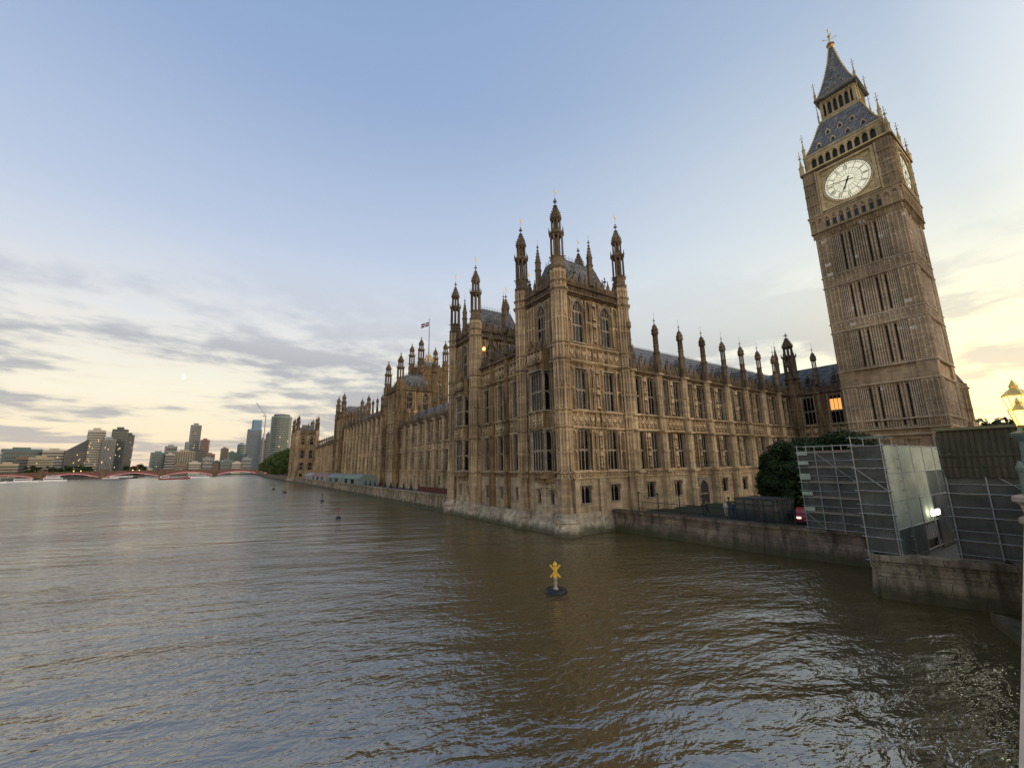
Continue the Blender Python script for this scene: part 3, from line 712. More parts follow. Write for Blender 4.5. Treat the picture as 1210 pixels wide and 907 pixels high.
# ------------------------------------------------------------------ PALACE: north end pavilion
def pavilion(label, yn, low=None):
    P = thing('corner_pavilion', label, 'building', (39, yn+16, 0))
    river_tower(P, yn, low=low); river_tower(P, yn+22.7, low=low)
    # link of three bays
    F = river(33.9, yn+9.3); L = 12.9; mb = MB(True); lo = MB(); up = MB()
    us = [L/6, L/2, L*5/6]
    wallfill(lo, F, 0, L, .9, ZS0, [(u, .8, 3.3, 5.05) for u in us])
    wallfill(mb, F, 0, L, ZS0, 13.7, [(u, 1.45, 7.4, 12.5) for u in us]); wallfill(mb, F, 0, L, 13.7, 24.3, [(u, 1.45, 15, 20.3) for u in us])
    mb.box(F, 0, L, -1.2, -.8, ZS0, 24.3)
    for z in (ZS1, ZB0, ZB1, ZC+.2, 23.4): course(mb, F, 0, L, z, 0, .26, .28)
    course(up, F, 0, L, 24.4, 0, .45, .5); parapet(up, F, .4, L-.4, 24.6, .1, 1.5, .6)
    for u in us:
        panelband(mb, F, u-1.5, u+1.5, ZB0+.15, ZB1-.15, 0, 3); panelband(mb, F, u-1.5, u+1.5, ZC+.45, 23.2, 0, 3)
        for s in (-1, 1):
            for z0, z1 in ((7.4, 12.5), (15, 20.6)): ribs(mb, F, *(sorted((u+s*.85, u+s*1.6))), z0, z1, 0, 1, mid=((z0+z1)/2,))
        for wm, z in ((WIN_GS, 3.3), (WIN_L, 7.4), (WIN_L2, 15.0)):
            x, y, _ = F.P(u, 0, 0); put(wm, P, (x, y, z), F.ang)
        x, y, _ = F.P(u, .1, 0); finial(up, x, y, 26, 1.6, .16)
    for u in (L/3, L*2/3):
        buttress(mb, F, u, BASE, 24.4, .75, .8, (ZS1, ZB0, ZB1, ZC)); x, y, _ = F.P(u, .4, 0); put(PIN_S, P, (x, y, 25.0))
    mb.build('wall', 'stone', P); lo.build('plinth', 'stone_low', P); up.build('parapet', 'stone_dark', P)
    b = MB()
    for fx, f1, z0, z1 in ((1.3, 1.1, -1.5, .35), (1.1, .85, .35, 1.0), (.85, .7, 1.0, 1.5), (.5, .35, 1.5, 2.1)):
        b.hexa([(33.4-fx, yn+8.8, z0), (40, yn+8.8, z0), (40, yn+22.7, z0), (33.4-fx, yn+22.7, z0), (33.4-f1, yn+8.8, z1), (40, yn+8.8, z1), (40, yn+22.7, z1), (33.4-f1, yn+22.7, z1)])
    b.build('river_base', 'stone_pale', P)
    m = MB(); m.hexa([(34.6, yn+8.5, 24.5), (45, yn+8.5, 24.5), (45, yn+23, 24.5), (34.6, yn+23, 24.5), (38, yn+8.5, 28.5), (42, yn+8.5, 28.5), (42, yn+23, 28.5), (38, yn+23, 28.5)])
    m.box(WORLD, 36, 45, yn+8.5, yn+23, 2, 24.5)
    m.build('roof', 'slate', P)
    return P
PN = pavilion('tall sooty gothic pavilion rising straight from the river, nearest building to the viewer', 38.8)
l = MB(); l.box(WORLD, 34.6, 34.9, 61.1, 61.5, 28.0, 28.5); l.build('floodlight', 'lampglass', PN)
PS = pavilion('distant gothic pavilion at the far end of the river terrace, beside dark trees', 306.0)

# ------------------------------------------------------------------ PALACE: north range
PR = thing('north_range', 'gothic range with a row of open pinnacles, between the near pavilion and clock tower', 'building', (68, 45, 0))
FN = north(45.4+8*6.05, 38.8)
wing(PR, FN, 8, 6.05, ends=(True, True))
r = MB(); r.hexa([(45.8, 39.9, 22.2), (106, 39.9, 22.2), (106, 50.5, 22.2), (45.8, 50.5, 22.2), (45.8, 45.1, 27.3), (106, 45.1, 27.3), (106, 45.3, 27.3), (45.8, 45.3, 27.3)])
ro = r.build('roof', 'slate', PR)
c = MB()
for i in range(100):
    x = 46+i*.48; c.tube((x, 45.2, 27.3), (x, 45.2, 27.75), .02, 3)
c.tube((45.8, 45.2, 27.45), (94, 45.2, 27.45), .03, 4); c.build('cresting', 'lead', ro)
for i in range(8): dormer(PR, FN, (i+.5)*6.05, -1.3, 22.8, 1.1, 2.2)
# return wing towards the clock tower (faces the river, x = 94)
FR = river(94.0, 20.0); mb = MB(True); lo = MB(); up = MB(); L = 18.6
us = [2.2, 6.6, 11.4, 15.9]
wallfill(lo, FR, 0, L, 1.9, ZS0, [(u, 1.7, 3.5, 5.6) for u in us])
wallfill(mb, FR, 0, L, ZS0, 13.7, [(u, 2.0, 7.4, 12.5) for u in us]); wallfill(mb, FR, 0, L, 13.7, 21.4, [(u, 2.0, 15.0, 20.3) for u in us])
mb.box(FR, 0, L, -1.2, -.8, ZS0, 21.4)
for z in (ZS0, ZS1, ZB0, ZB1): course(mb, FR, 0, L, z, 0, .25, .28)
course(up, FR, 0, L, 21.1, 0, .5, .6); parapet(up, FR, 0, L, 21.3, .1, 1.5, .62)
for u in (4.4, 9.0, 13.7):
    buttress(mb, FR, u, 1.9, 21.1, .9, 1.3, (ZS1, ZB0, ZB1)); x, y, _ = FR.P(u, .4, 0); put(PIN, PR, (x, y, 22.6))
for u in us:
    panelband(mb, FR, u-1.4, u+1.4, ZB0+.15, ZB1-.15, 0, 2)
    for s in (-1, 1): ribs(mb, FR, *(sorted((u+s*1.15, u+s*1.7))), 7.4, 20.7, 0, 1, mid=(12.4, 17.6))
for u in us:
    for wm, z in ((WIN_G, 3.5), (WIN_P, 7.4), (WIN_LIT if u in (11.4,) else WIN_P2, 15.0)):
        x, y, _ = FR.P(u, 0, 0); o = put(wm, PR, (x, y, z), FR.ang)
        if wm is WIN_LIT: o['label'] = 'window glowing orange from the lit room behind it'
mb.build('wall', 'stone', PR); lo.build('plinth', 'stone_low', PR); up.build('parapet', 'stone_dark', PR)
r = MB(); r.hexa([(95.2, 24, 22.2), (106, 24, 22.2), (106, 45.2, 22.2), (95.2, 45.2, 22.2), (99.8, 24, 27.2), (100, 24, 27.2), (100, 45.2, 27.2), (99.8, 45.2, 27.2)])
r.build('roof', 'slate', PR)
for u in (2.2, 6.6, 11.4, 15.9): dormer(PR, FR, u, -1.5, 23, 1.1, 2.2)
t = MB(); turret_body(t, 94.3, 38.2, 1.1, 2, 24.4, [(ZS1, .2, .3), (ZB0, .2, .3), (ZB1, .2, .3), (21.2, .3, .4), (23.8, .3, .4)])
tt = t.build('turret', 'stone', PR); s = MB(); turret_top(s, 94.3, 38.2, 24.2, 1.25, .95); s.build('spire', 'stone_dark', tt)
put(SPIRE, PR, (93.0, 37.0, 24.4)); put(SPIRE, PR, (91.4, 39.4, 24.4))
# doorway with hood in the ground storey
F = FN; d = MB(); u = 8*6.05-2.5*6.05
d.box(F, u-1.3, u+1.3, .0, .25, 5.6, 5.9); d.box(F, u-1.3, u-1.05, 0, .25, 2, 5.6); d.box(F, u+1.05, u+1.3, 0, .25, 2, 5.6); arch(d, F, u-1.05, u+1.05, 4.2, 5.6, .01, .2, 5)
dd = d.build('door_frame', 'mullion', PR); d = MB(); d.box(F, u-1.04, u+1.04, .02, .06, 2, 5.4); d.build('door', 'black', PR)

# ------------------------------------------------------------------ PALACE: river front range
PF = thing('river_front', 'very long pale brown gothic river front of narrow buttressed bays, standing back behind the terrace', 'building', (55, 188, 0))
cnt = [100, []]
wing(PF, river(45.2, 70.4), 11, 6.0, counter=cnt, ends=(False, True), pinz=21.2)
FA = river(45.2, 151.0)
wing(PF, FA, 12, 6.233, extra=True, counter=cnt)
wing(PF, river(45.2, 240.4), 11, 5.96, counter=cnt, pinz=20.5)
def mid_tower(y0, y1):
    F = river(44.6, y0); L = y1-y0; mb = MB(True); up = MB(); top = 34.2; lo = MB()
    Fn = north(57.5, y0); LN = 57.5-44.6
    ops = lambda us, zb, zt, W: [(u, W, zb, zt) for u in us]
    ue = [L*.3, L*.7]; un = [LN*.28, LN*.72]
    for FF, LL, us in ((F, L, ue), (Fn, LN, un)):
        lo.box(FF, 0, LL, -.7, 0, 1.9, ZS0)
        wallfill(mb, FF, 0, LL, ZS0, 13.7, ops(us, 7.4, 12.5, 2.0)); wallfill(mb, FF, 0, LL, 13.7, 21.4, ops(us, 15, 20.3, 2.0)); 
        wallfill(mb, FF, 0, LL, 21.4, 27.2, []); wallfill(mb, FF, 0, LL, 27.2, top, ops(us, 27.6, 33.6, 2.0))
        for z in (ZS0, ZS1, ZB0, ZB1, ZC, 23.4, 27.0): course(mb, FF, 0, LL, z, 0, .3, .3)
        ribs(mb, FF, .8, LL-.8, 23.6, 26.8, 0, 12); panelband(mb, FF, 1, LL-1, ZB0+.15, ZB1-.15, 0, 8)
        for u in us:
            for s in (-1, 1):
                for z0, z1 in ((7.4, 12.5), (15, 20.6), (27.5, 33.6)): ribs(mb, FF, *(sorted((u+s*1.15, u+s*2.0))), z0, z1, 0, 1, mid=((z0+z1)/2,))
            for wm, z in ((WIN_P, 7.4), (WIN_P2, 15.0), (WIN_A, 27.6)):
                if FF is Fn and z < 27: continue
                cnt[1].append((wm, FF, u, z))
        mb.box(FF, 0, LL, -1.2, -.8, ZS0, top)
        course(up, FF, -.3, LL+.3, top, 0, .6, .6); parapet(up, FF, .6, LL-.6, top+.3, .1, 1.6, .6)
    for FF, LL in ((Fr(44.6, y1, 0), LN), (Fr(57.5, y1, -PI/2), L)):
        mb.box(FF, 0, LL, -.7, 0, 2, top); course(up, FF, -.3, LL+.3, top, 0, .6, .6); parapet(up, FF, .6, LL-.6, top+.3, .1, 1.6, .6); ribs(mb, FF, .8, LL-.8, 28, 33.6, 0, 10, mid=(31,))
    mb.build('wall', 'stone', PF); lo.build('plinth', 'stone_low', PF); up.build('parapet', 'stone_dark', PF)
    rings = [(ZS1, .25, .3), (ZB0, .2, .3), (ZB1, .2, .3), (ZC, .3, .4), (23.4, .25, .3), (27, .2, .3), (top, .4, .6)]
    for tx, ty in ((44.8, y0+.3), (44.8, y1-.3), (57.3, y0+.3), (57.3, y1-.3)):
        t = MB(); turret_body(t, tx, ty, 1.35, 2, 36.6, rings); o = t.build('turret', 'stone', PF)
        s = MB(); turret_top(s, tx, ty, 36.4, 1.3, 1.0); s.build('spire', 'stone_dark', o)
    hip_roof(PF, 45.8, 56.3, y0+1.2, y1-1.2, top+.4, 40.2, 2.4)
    for FF, LL in ((F, L), (Fn, LN)):
        for q in (.3, .5, .7): dormer(PF, FF, LL*q, -1.3, top+1.6, 1.1, 2.4)
mid_tower(136.6, 151.0); mid_tower(225.8, 240.2)
merge_windows(PF, cnt[1])
r = MB()
for y0, y1, zz in ((70.4, 136.4, 22.2), (151, 225.8, 28.2), (240.4, 306, 22.2)):
    r.hexa([(46.6, y0, zz), (58, y0, zz), (58, y1, zz), (46.6, y1, zz), (51.5, y0, zz+4.6), (52.5, y0, zz+4.6), (52.5, y1, zz+4.6), (51.5, y1, zz+4.6)])
    r.box(WORLD, 47, 58, y0, y1, 2, zz)
r.build('roof', 'slate', PF)

# ------------------------------------------------------------------ Victoria tower
VT = thing('flag_tower', 'massive distant square gothic tower with four crowned turrets and a flagpole, behind the river front', 'tower', (126, 315, 2))
mb = MB(); vx0, vx1, vy0, vy1 = 115.5, 137, 304.5, 326; vt = 84.5
faces = [(north(vx1, vy0), vx1-vx0), (river(vx0, vy0), vy1-vy0), (Fr(vx0, vy1, 0), vx1-vx0), (Fr(vx1, vy1, -PI/2), vy1-vy0)]
up = MB()
for F, L in faces:
    mb.box(F, 0, L, -1.2, -.6, 2, vt)
    wallfill(mb, F, 0, L, 2, 52, []); wallfill(mb, F, 0, L, 52, vt, [(L*q, 3.2, 55, 73) for q in (.24, .5, .76)], .6)
    for z in (30, 36, 50, 53, 75.5, 79.5, vt): course(mb, F, 0, L, z, 0, .5, .6)
    ribs(mb, F, 2.5, L-2.5, 76, 79.2, 0, 18, .15, .2); ribs(mb, F, 2.5, L-2.5, 37, 49.6, 0, 16, .15, .2, mid=(43,)); ribs(mb, F, 2.5, L-2.5, 80, 84, 0, 12, .2, .25)
    for q in (.11, .37, .63, .89): mb.box(F, L*q-.45, L*q+.45, 0, .6, 53, 75)
    parapet(up, F, 2, L-2, vt+.4, .2, 3.6, 1.5)
mb.build('wall', 'stone', VT); up.build('parapet', 'stone_dark', VT)
for F, L in faces[:2]:
    for q in (.24, .5, .76):
        w_ = MB(); u = L*q
        for s in (-.55, .55): w_.box(F, u+s-.12, u+s+.12, -.55, -.2, 55, 71)
        w_.box(F, u-1.6, u+1.6, -.55, -.2, 63, 63.5); arch(w_, F, u-1.6, u+1.6, 69.5, 73, -.58, .1, 5)
        wo = w_.build('window', 'mullion', VT); g = MB(); g.box(F, u-1.6, u+1.6, -.59, -.57, 55, 72.9); g.build('pane', 'glass', wo)
for tx, ty in ((vx0+.3, vy0+.3), (vx0+.3, vy1-.3), (vx1-.3, vy0+.3), (vx1-.3, vy1-.3)):
    t = MB(); turret_body(t, tx, ty, 2.5, 2, 89, [(30, .4, .8), (50, .4, .8), (63, .2, .4), (75.5, .4, .8), (79.5, .3, .6), (vt, .6, 1.0), (88.4, .5, .9)])
    o = t.build('turret', 'stone', VT); s = MB(); turret_top(s, tx, ty, 88.6, 2.6, 2.0); s.build('spire', 'stone_dark', o)
rf = MB(); rf.hexa([(vx0+1, vy0+1, vt), (vx1-1, vy0+1, vt), (vx1-1, vy1-1, vt), (vx0+1, vy1-1, vt), (122, 311, 92), (131, 311, 92), (131, 320, 92), (122, 320, 92)]); rf.build('roof', 'lead', VT)
cr = MB()
for k in range(12):
    a = k*PI/6; x, y = 126.3+math.cos(a)*4.4, 315.2+math.sin(a)*4.4
    cr.tube((x, y, 92), (x*.4+126.3*.6, y*.4+315.2*.6, 99), .3, 5); finial(cr, x, y, 91.6, 4.5, .5)
cr.build('crown', 'gold', VT)
fp = MB(); fp.lathe(126.3, 315.2, [(.42, 92), (.3, 120), (.15, 129.6), (.4, 130), (.1, 130.6)], 8); pole = fp.build('flagpole', 'lead', VT)
fl = bpy.data.objects  # flag: red white and blue, furled by a light wind
def flag(name, mat, u0, u1, v0, v1, off):
    mb = MB(); n = 10; vs = []; fs = []
    for i in range(n+1):
        u = u0+(u1-u0)*i/n
        for v in (v0, v1): vs.append((126.3-.5-u*6.6, 315.2+math.sin(u*7)*.35+off, 127.6-u*3.2-v*3.6))
    for i in range(n): fs.append((2*i, 2*i+1, 2*i+3, 2*i+2))
    mb.add(vs, fs); return mb.build(name, mat)
M['blue'] = plain('navy_cloth', (.03, .05, .18), .9); M['white'] = plain('white_paint', (.75, .74, .72), .6)
fb = flag('flag', 'blue', 0, 1, 0, 1, 0); fb['label'] = 'small red white and blue flag flying at the top of the far tower pole'; fb['category'] = 'flag'
for a in ((0, 1, .36, .64), (.4, .6, 0, 1)):
    for off in (-.04, .04):
        c_ = flag('white_cross', 'white', *a, off); c_.parent = fb
for a in ((0, 1, .42, .58), (.45, .55, 0, 1)):
    for off in (-.08, .08):
        c_ = flag('red_cross', 'red', *a, off); c_.parent = fb

# ------------------------------------------------------------------ ELIZABETH TOWER
CX, CY, HW = 94.0, 22.05, 5.9
ET = thing('clock_tower', 'very tall brown stone clock tower with gilded dials and a dark iron spire', 'clock tower', (CX, CY, 2))
tf = [river(CX-HW, CY-HW), north(CX+HW, CY-HW), Fr(CX-HW, CY+HW, 0), Fr(CX+HW, CY+HW, -PI/2)]
L = 2*HW
tiers = [(12.9, 20.4), (23.2, 30.3), (32.0, 38.9), (40.9, 48.6)]
mb = MB(True); slits = []
for fi, F in enumerate(tf):
    det = fi < 2
    # recessed field between clasping corner buttresses
    cb = 2.0; cen = L/2; su = [cen+o for o in (-2.35, -1.2, 1.2, 2.35)]
    zs = 2.0
    mb.box(F, 0, L, -.9, -.62, 2, 49.7)
    for z0, z1 in tiers:
        wallfill(mb, F, 0, L, z0 if z0 > 13 else 12.9, z1, [(u, .32, z0+.5, z1-.5) for u in su] if det else [], .6)
        if det:
            for u in su:
                slits.append((F, u, z0+.5, z1-.5))
                mb.box(F, u-.32, u-.16, 0, .10, z0+.3, z1-.3); mb.box(F, u+.16, u+.32, 0, .10, z0+.3, z1-.3)
                arch(mb, F, u-.32, u+.32, z1-.75, z1-.2, -.05, .10, 3)
            ed = [cb+.15, su[0]-.34, None, su[1]+.34, su[2]-.34, None, su[3]+.34, L-cb-.15]
            for a, b, n in ((cb+.15, su[0]-.36, 4), (su[0]+.36, su[1]-.36, 1), (su[1]+.36, su[2]-.36, 5), (su[2]+.36, su[3]-.36, 1), (su[3]+.36, L-cb-.15, 4)):
                ribs(mb, F, a, b, z0+.15, z1-.15, 0, n, .11, .2, True, mid=((z0+z1)/2,))
    zz = [2.0, 12.9]
    mb.box(F, 0, L, -.6, 0, 2, 12.9)
    if det:
        slits += [(F, u, 8.2, 10.8) for u in su]
        ribs(mb, F, cb+.2, L-cb-.2, 2.5, 7.6, 0, 14, .1, .12)
        for u in su: mb.box(F, u-.34, u-.17, 0, .22, 8, 11.2); mb.box(F, u+.17, u+.34, 0, .22, 8, 11.2); arch(mb, F, u-.34, u+.34, 10.6, 11.3, .0, .22, 3)
    for z0, z1 in ((20.4, 23.2), (30.3, 32.0), (38.9, 40.9), (48.6, 49.7)): mb.box(F, 0, L, -.6, 0, z0, z1)
    # corner buttresses
    for u0, u1 in ((-.25, cb), (L-cb, L+.25)):
        mb.box(F, u0, u1, 0, .3, 2, 49.6)
        if det:
            for z0, z1 in [(3, 12.2)]+tiers: ribs(mb, F, u0+.25, u1-.2, z0+.3, z1-.3, .3, 3, .09, .10, True, mid=((z0+z1)/2,))
    for z in (11.9, 12.9, 14.4, 20.4, 23.2, 30.3, 32.0, 38.9, 40.9):
        o = .34
        course(mb, F, -.3, L+.3, z, .25, o*.7, .26); course(mb, F, 0, L, z, 0, .25, .3)
    for z0, z1 in ((30.45, 31.8), (39.1, 40.7)):
        if det: ribs(mb, F, 0, L, z0, z1, .3, 18, .08, .08)
        mb.box(F, cb, L-cb, 0, .3, z0, z1)
    # broadened lower stage
    mb.box(F, -.3, L+.3, 0, .34, 2, 5.4)
mb.build('shaft', 'tower_stone', ET)
first = None
for F, u, z0, z1 in slits:
    h = (z1-z0)/2
    for k in range(2):
        g = MB(); g.box(F, u-.155, u+.155, -.5, -.45, z0+k*h+.12, z0+(k+1)*h-.12); g.build('slit_window', 'black', ET)
# corbelled gallery under the clock
HC = 6.35; cf = [river(CX-HC, CY-HC), north(CX+HC, CY-HC), Fr(CX-HC, CY+HC, 0), Fr(CX+HC, CY+HC, -PI/2)]; LC = 2*HC
mb = MB(); mb.lathe(CX, CY, [(HW*1.42, 48.4), (HC*1.42, 49.9), (HC*1.42, 52.6)], 4, PI/4)
for F in cf:
    n = 12; st = LC/n
    for i in range(n):
        a = i*st; mb.ext(F, [(a+.1, 48.7), (a+.24, 48.7), (a+.24, 50.2), (a+.1, 50.2)], -.35, .12)
        mb.box(F, a, a+.3, 0, .28, 50.0, 52.4); arch(mb, F, a+.3, a+st, 51.4, 52.4, .0, .26, 4)
    mb.box(F, -.2, LC+.2, -.1, .30, 52.4, 52.9); mb.box(F, -.35, LC+.35, -.1, .42, 52.9, 53.15); course(mb, F, -.1, LC+.1, 49.9, 0, .35, .35)
mb.build('corbel_gallery', 'tower_stone', ET)
for F in cf[:2]:
    for i in range(2, 10):
        g = MB(); a = i*LC/12; g.box(F, a+.42, a+LC/12-.12, .01, .03, 50.35, 51.6)
        g.build('niche', 'black', ET)
# clock stage
mb = MB(); mb.box(WORLD, CX-HC+.3, CX+HC-.3, CY-HC+.3, CY+HC-.3, 52.6, 62.4)
for F in cf:
    for u0, u1 in ((0, 2.05), (LC-2.05, LC)):
        mb.box(F, u0, u1, -.3, .15, 53.1, 62.3)
        for k in range(5): mb.box(F, u0+.08+k*.45, u0+.18+k*.45, .15, .27, 53.3, 62.1)
        for zq in (55.4, 57.7, 60): mb.box(F, u0, u1, .15, .32, zq-.12, zq+.12)
    course(mb, F, -.2, LC+.2, 62.4, 0, .5, .45)
mb.build('clock_stage', 'tower_stone', ET)
def dial(F):
    c = LC/2; zc = 57.55; fr = MB(); hw = 4.2
    for a in ((c-hw, c-hw+.42), (c+hw-.42, c+hw)): fr.box(F, *a, -.05, .42, zc-hw, zc+hw)
    fr.box(F, c-hw, c+hw, -.05, .41, zc-hw, zc-hw+.42); fr.box(F, c-hw, c+hw, -.05, .41, zc+hw-.42, zc+hw)
    for a in ((c-hw-.35, c-hw-.08), (c+hw+.08, c+hw+.35)): fr.box(F, *a, -.05, .30, zc-hw-.1, zc+hw+.2)
    n = 48; ro, ri = 3.78, 3.52
    # spandrel plate with round hole
    vs = []; fs = []
    for k in range(n):
        a = 2*PI*k/n; q = (hw-.42)/max(abs(math.cos(a)), abs(math.sin(a)))
        for r_ in (ro-.05, q): vs.append(F.P(c+math.cos(a)*r_, .10, zc+math.sin(a)*r_))
    for k in range(n): j = (k+1) % n; fs.append((2*k, 2*k+1, 2*j+1, 2*j))
    fr.add(vs, fs)
    for k in range(n):
        a0, a1 = 2*PI*k/n, 2*PI*(k+1)/n
        fr.ext(F, [(c+math.cos(a0)*ri, zc+math.sin(a0)*ri), (c+math.cos(a0)*ro, zc+math.sin(a0)*ro), (c+math.cos(a1)*ro, zc+math.sin(a1)*ro), (c+math.cos(a1)*ri, zc+math.sin(a1)*ri)], .09, .26)
    for sx in (-1, 1):
        for sz in (-1, 1):
            for q, r_ in ((3.05, .36), (2.5, .0), (3.42, .16)):
                if r_: fr.ext(F, [(c+sx*q+math.cos(t)*r_, zc+sz*q+math.sin(t)*r_) for t in [k*PI/4 for k in range(8)]], .09, .22)
    o = fr.build('dial_frame', 'gold_stone', ET)
    d = MB(); d.ext(F, [(c+math.cos(2*PI*k/n)*3.53, zc+math.sin(2*PI*k/n)*3.53) for k in range(n)], .0, .06); d.build('dial', 'opal', ET)
    k_ = MB(); e0, e1 = .062, .085
    def ring(r0, r1):
        for k in range(n):
            a0, a1 = 2*PI*k/n, 2*PI*(k+1)/n
            k_.ext(F, [(c+math.cos(a0)*r0, zc+math.sin(a0)*r0), (c+math.cos(a0)*r1, zc+math.sin(a0)*r1), (c+math.cos(a1)*r1, zc+math.sin(a1)*r1), (c+math.cos(a1)*r0, zc+math.sin(a1)*r0)], e0, e1)
    for r0, r1 in ((3.40, 3.5), (3.02, 3.07), (2.1, 2.16), (1.1, 1.13)): ring(r0, r1)
    def stroke(ang, r0, r1, t0, t1, wd, ee=e1):  # radial stroke, t offsets tangential
        er = (math.sin(ang), math.cos(ang)); et = (math.cos(ang), -math.sin(ang))
        sgn = -1   # u runs leftwards seen from outside
        a = (er[0]*r0+et[0]*t0, er[1]*r0+et[1]*t0); b = (er[0]*r1+et[0]*t1, er[1]*r1+et[1]*t1)
        L_ = math.hypot(b[0]-a[0], b[1]-a[1]); nx, nz = -(b[1]-a[1])/L_*wd/2, (b[0]-a[0])/L_*wd/2
        P = [(a[0]-nx, a[1]-nz), (a[0]+nx, a[1]+nz), (b[0]+nx, b[1]+nz), (b[0]-nx, b[1]-nz)]
        k_.ext(F, [(c-px, zc+pz) for px, pz in P], e0+.003, ee+.004)
    for i in range(60): stroke(i*PI/30, 3.05, 3.42, 0, 0, .045 if i % 5 else .10)
    nums = ['XII', 'I', 'II', 'III', 'IV', 'V', 'VI', 'VII', 'VIII', 'IX', 'X', 'XI']
    wds = {'I': .14, 'V': .34, 'X': .34}
    for i, s_ in enumerate(nums):
        ang = i*PI/6; tot = sum(wds[ch] for ch in s_); t = -tot/2
        for ch in s_:
            w_ = wds[ch]; r0, r1 = 2.22, 2.95
            if ch == 'I': stroke(ang, r0, r1, t+w_/2, t+w_/2, .075)
            elif ch == 'V': stroke(ang, r0, r1, t+w_/2, t+.04, .08); stroke(ang, r0, r1, t+w_/2, t+w_-.04, .05)
            else: stroke(ang, r0, r1, t+.04, t+w_-.04, .08); stroke(ang, r0, r1, t+w_-.04, t+.04, .05)
            t += w_
        stroke(ang+PI/12, 1.13, 2.1, 0, 0, .03); stroke(ang, 1.13, 2.1, 0, 0, .045)
    k_.build('numeral_ring', 'black', ET)
    for nm, ang, ln, wd, back in (('minute_hand', 2*PI*46.6/60, 3.25, .16, .9), ('hour_hand', 2*PI*6.78/12, 2.1, .30, .7)):
        h = MB(); er = (math.sin(ang), math.cos(ang)); et = (math.cos(ang), -math.sin(ang))
        prof = [(-back, wd*.9), (-back*.55, wd*.9), (-back*.4, wd*.45), (0, wd*.9), (ln*.6, wd*.6), (ln*.68, wd*1.15), (ln*.75, wd*.6), (ln, .04)] if nm == 'hour_hand' else [(-back, wd), (0, wd*.8), (ln, wd*.4)]
        P = [(er[0]*q+et[0]*b_/2, er[1]*q+et[1]*b_/2) for q, b_ in prof]+[(er[0]*q-et[0]*b_/2, er[1]*q-et[1]*b_/2) for q, b_ in reversed(prof)]
        o = .12 if nm == 'hour_hand' else .17
        h.ext(F, [(c-px, zc+pz) for px, pz in P], o, o+.04); h.build(nm, 'black', ET)
    hb = MB(); hb.ext(F, [(c+math.cos(t)*.2, zc+math.sin(t)*.2) for t in [k*PI/6 for k in range(12)]], .1, .25); hb.build('hand_hub', 'black', ET)
for F in cf[:2]: dial(F)
ET.rotation_euler = (0, 0, 0)
# belfry arcade band under the eaves, corner pinnacles
HB = 6.0; bf = [river(CX-HB, CY-HB), north(CX+HB, CY-HB), Fr(CX-HB, CY+HB, 0), Fr(CX+HB, CY+HB, -PI/2)]; LB = 2*HB
mb = MB(); op = MB(); mb.box(WORLD, CX-HB+.5, CX+HB-.5, CY-HB+.5, CY+HB-.5, 62.3, 66)
gs = MB()
for F in bf:
    n = 9; a0 = 1.0; st = (LB-2)/n
    mb.box(F, 0, a0, -.5, 0, 62.6, 65.7); mb.box(F, LB-a0, LB, -.5, 0, 62.6, 65.7)
    for i in range(n+1): mb.box(F, a0+i*st-.14, a0+i*st+.14, -.45, .12, 62.9, 65.2)
    for i in range(n): arch(mb, F, a0+i*st+.14, a0+(i+1)*st-.14, 64.3, 65.2, -.45, .0, 4); op.box(F, a0+i*st+.15, a0+(i+1)*st-.15, -.47, -.46, 63, 65)
    mb.box(F, 0, LB, -.5, .05, 65.2, 65.75)
    gs.box(F, 0, LB, -.3, .25, 62.62, 63.0)
    for i in range(16): gs.box(F, .3+i*LB/16, .6+i*LB/16, .25, .33, 62.65, 62.95)
mb.build('belfry', 'gold_stone', ET); op.build('belfry_opening', 'black', ET); gs.build('belfry_balustrade', 'gold', ET)
def tpin(x, y, z, h, s=1):
    p = MB(); p.lathe(x, y, [(.4*s, z), (.4*s, z+h*.3), (.5*s, z+h*.33), (.3*s, z+h*.37), (.06, z+h*.68)], 6); finial(p, x, y, z+h*.62, h*.2, .18*s); p.tube((x, y, z+h*.7), (x, y, z+h), .04, 4)
    for k in range(4): p.diamond(x+math.cos(k*PI/2)*.22, y+math.sin(k*PI/2)*.22, z+h*.86, .1)
    p.diamond(x, y, z+h, .12); p.build('pinnacle', 'gold_stone', ET)
for sx in (-1, 1):
    for sy in (-1, 1): tpin(CX+sx*(HC+.1), CY+sy*(HC+.1), 62.4, 5.2); tpin(CX+sx*(HB-.2), CY+sy*(HB-.2), 66.3, 5.0, .7)
# lower roof
def pyr(name, prof, mat, parent=ET):
    p = MB(); p.lathe(CX, CY, [(r_*math.sqrt(2), z_) for r_, z_ in prof], 4, PI/4); return p.build(name, mat, parent)
ev = pyr('eaves', [(5.9, 65.7), (6.1, 65.9), (6.1, 66.2), (5.7, 66.4)], 'gold_stone')
lr = pyr('lower_roof', [(5.75, 66.3), (5.0, 68.0), (4.2, 70.3), (3.5, 72.6), (3.1, 73.6)], 'slate')
prof = [(5.75, 66.3), (5.0, 68.0), (4.2, 70.3), (3.5, 72.6), (3.1, 73.6)]
for sx in (-1, 1):
    for sy in (-1, 1):
        e = MB()
        for (r0, z0), (r1, z1) in zip(prof, prof[1:]): e.tube((CX+sx*r0, CY+sy*r0, z0), (CX+sx*r1, CY+sy*r1, z1), .1, 4)
        crockets(e, CX, CY, [(r_*1.414, z_) for r_, z_ in prof], 1, .14, math.atan2(sy, sx))
        e.build('gilded_ridge', 'gold', lr)
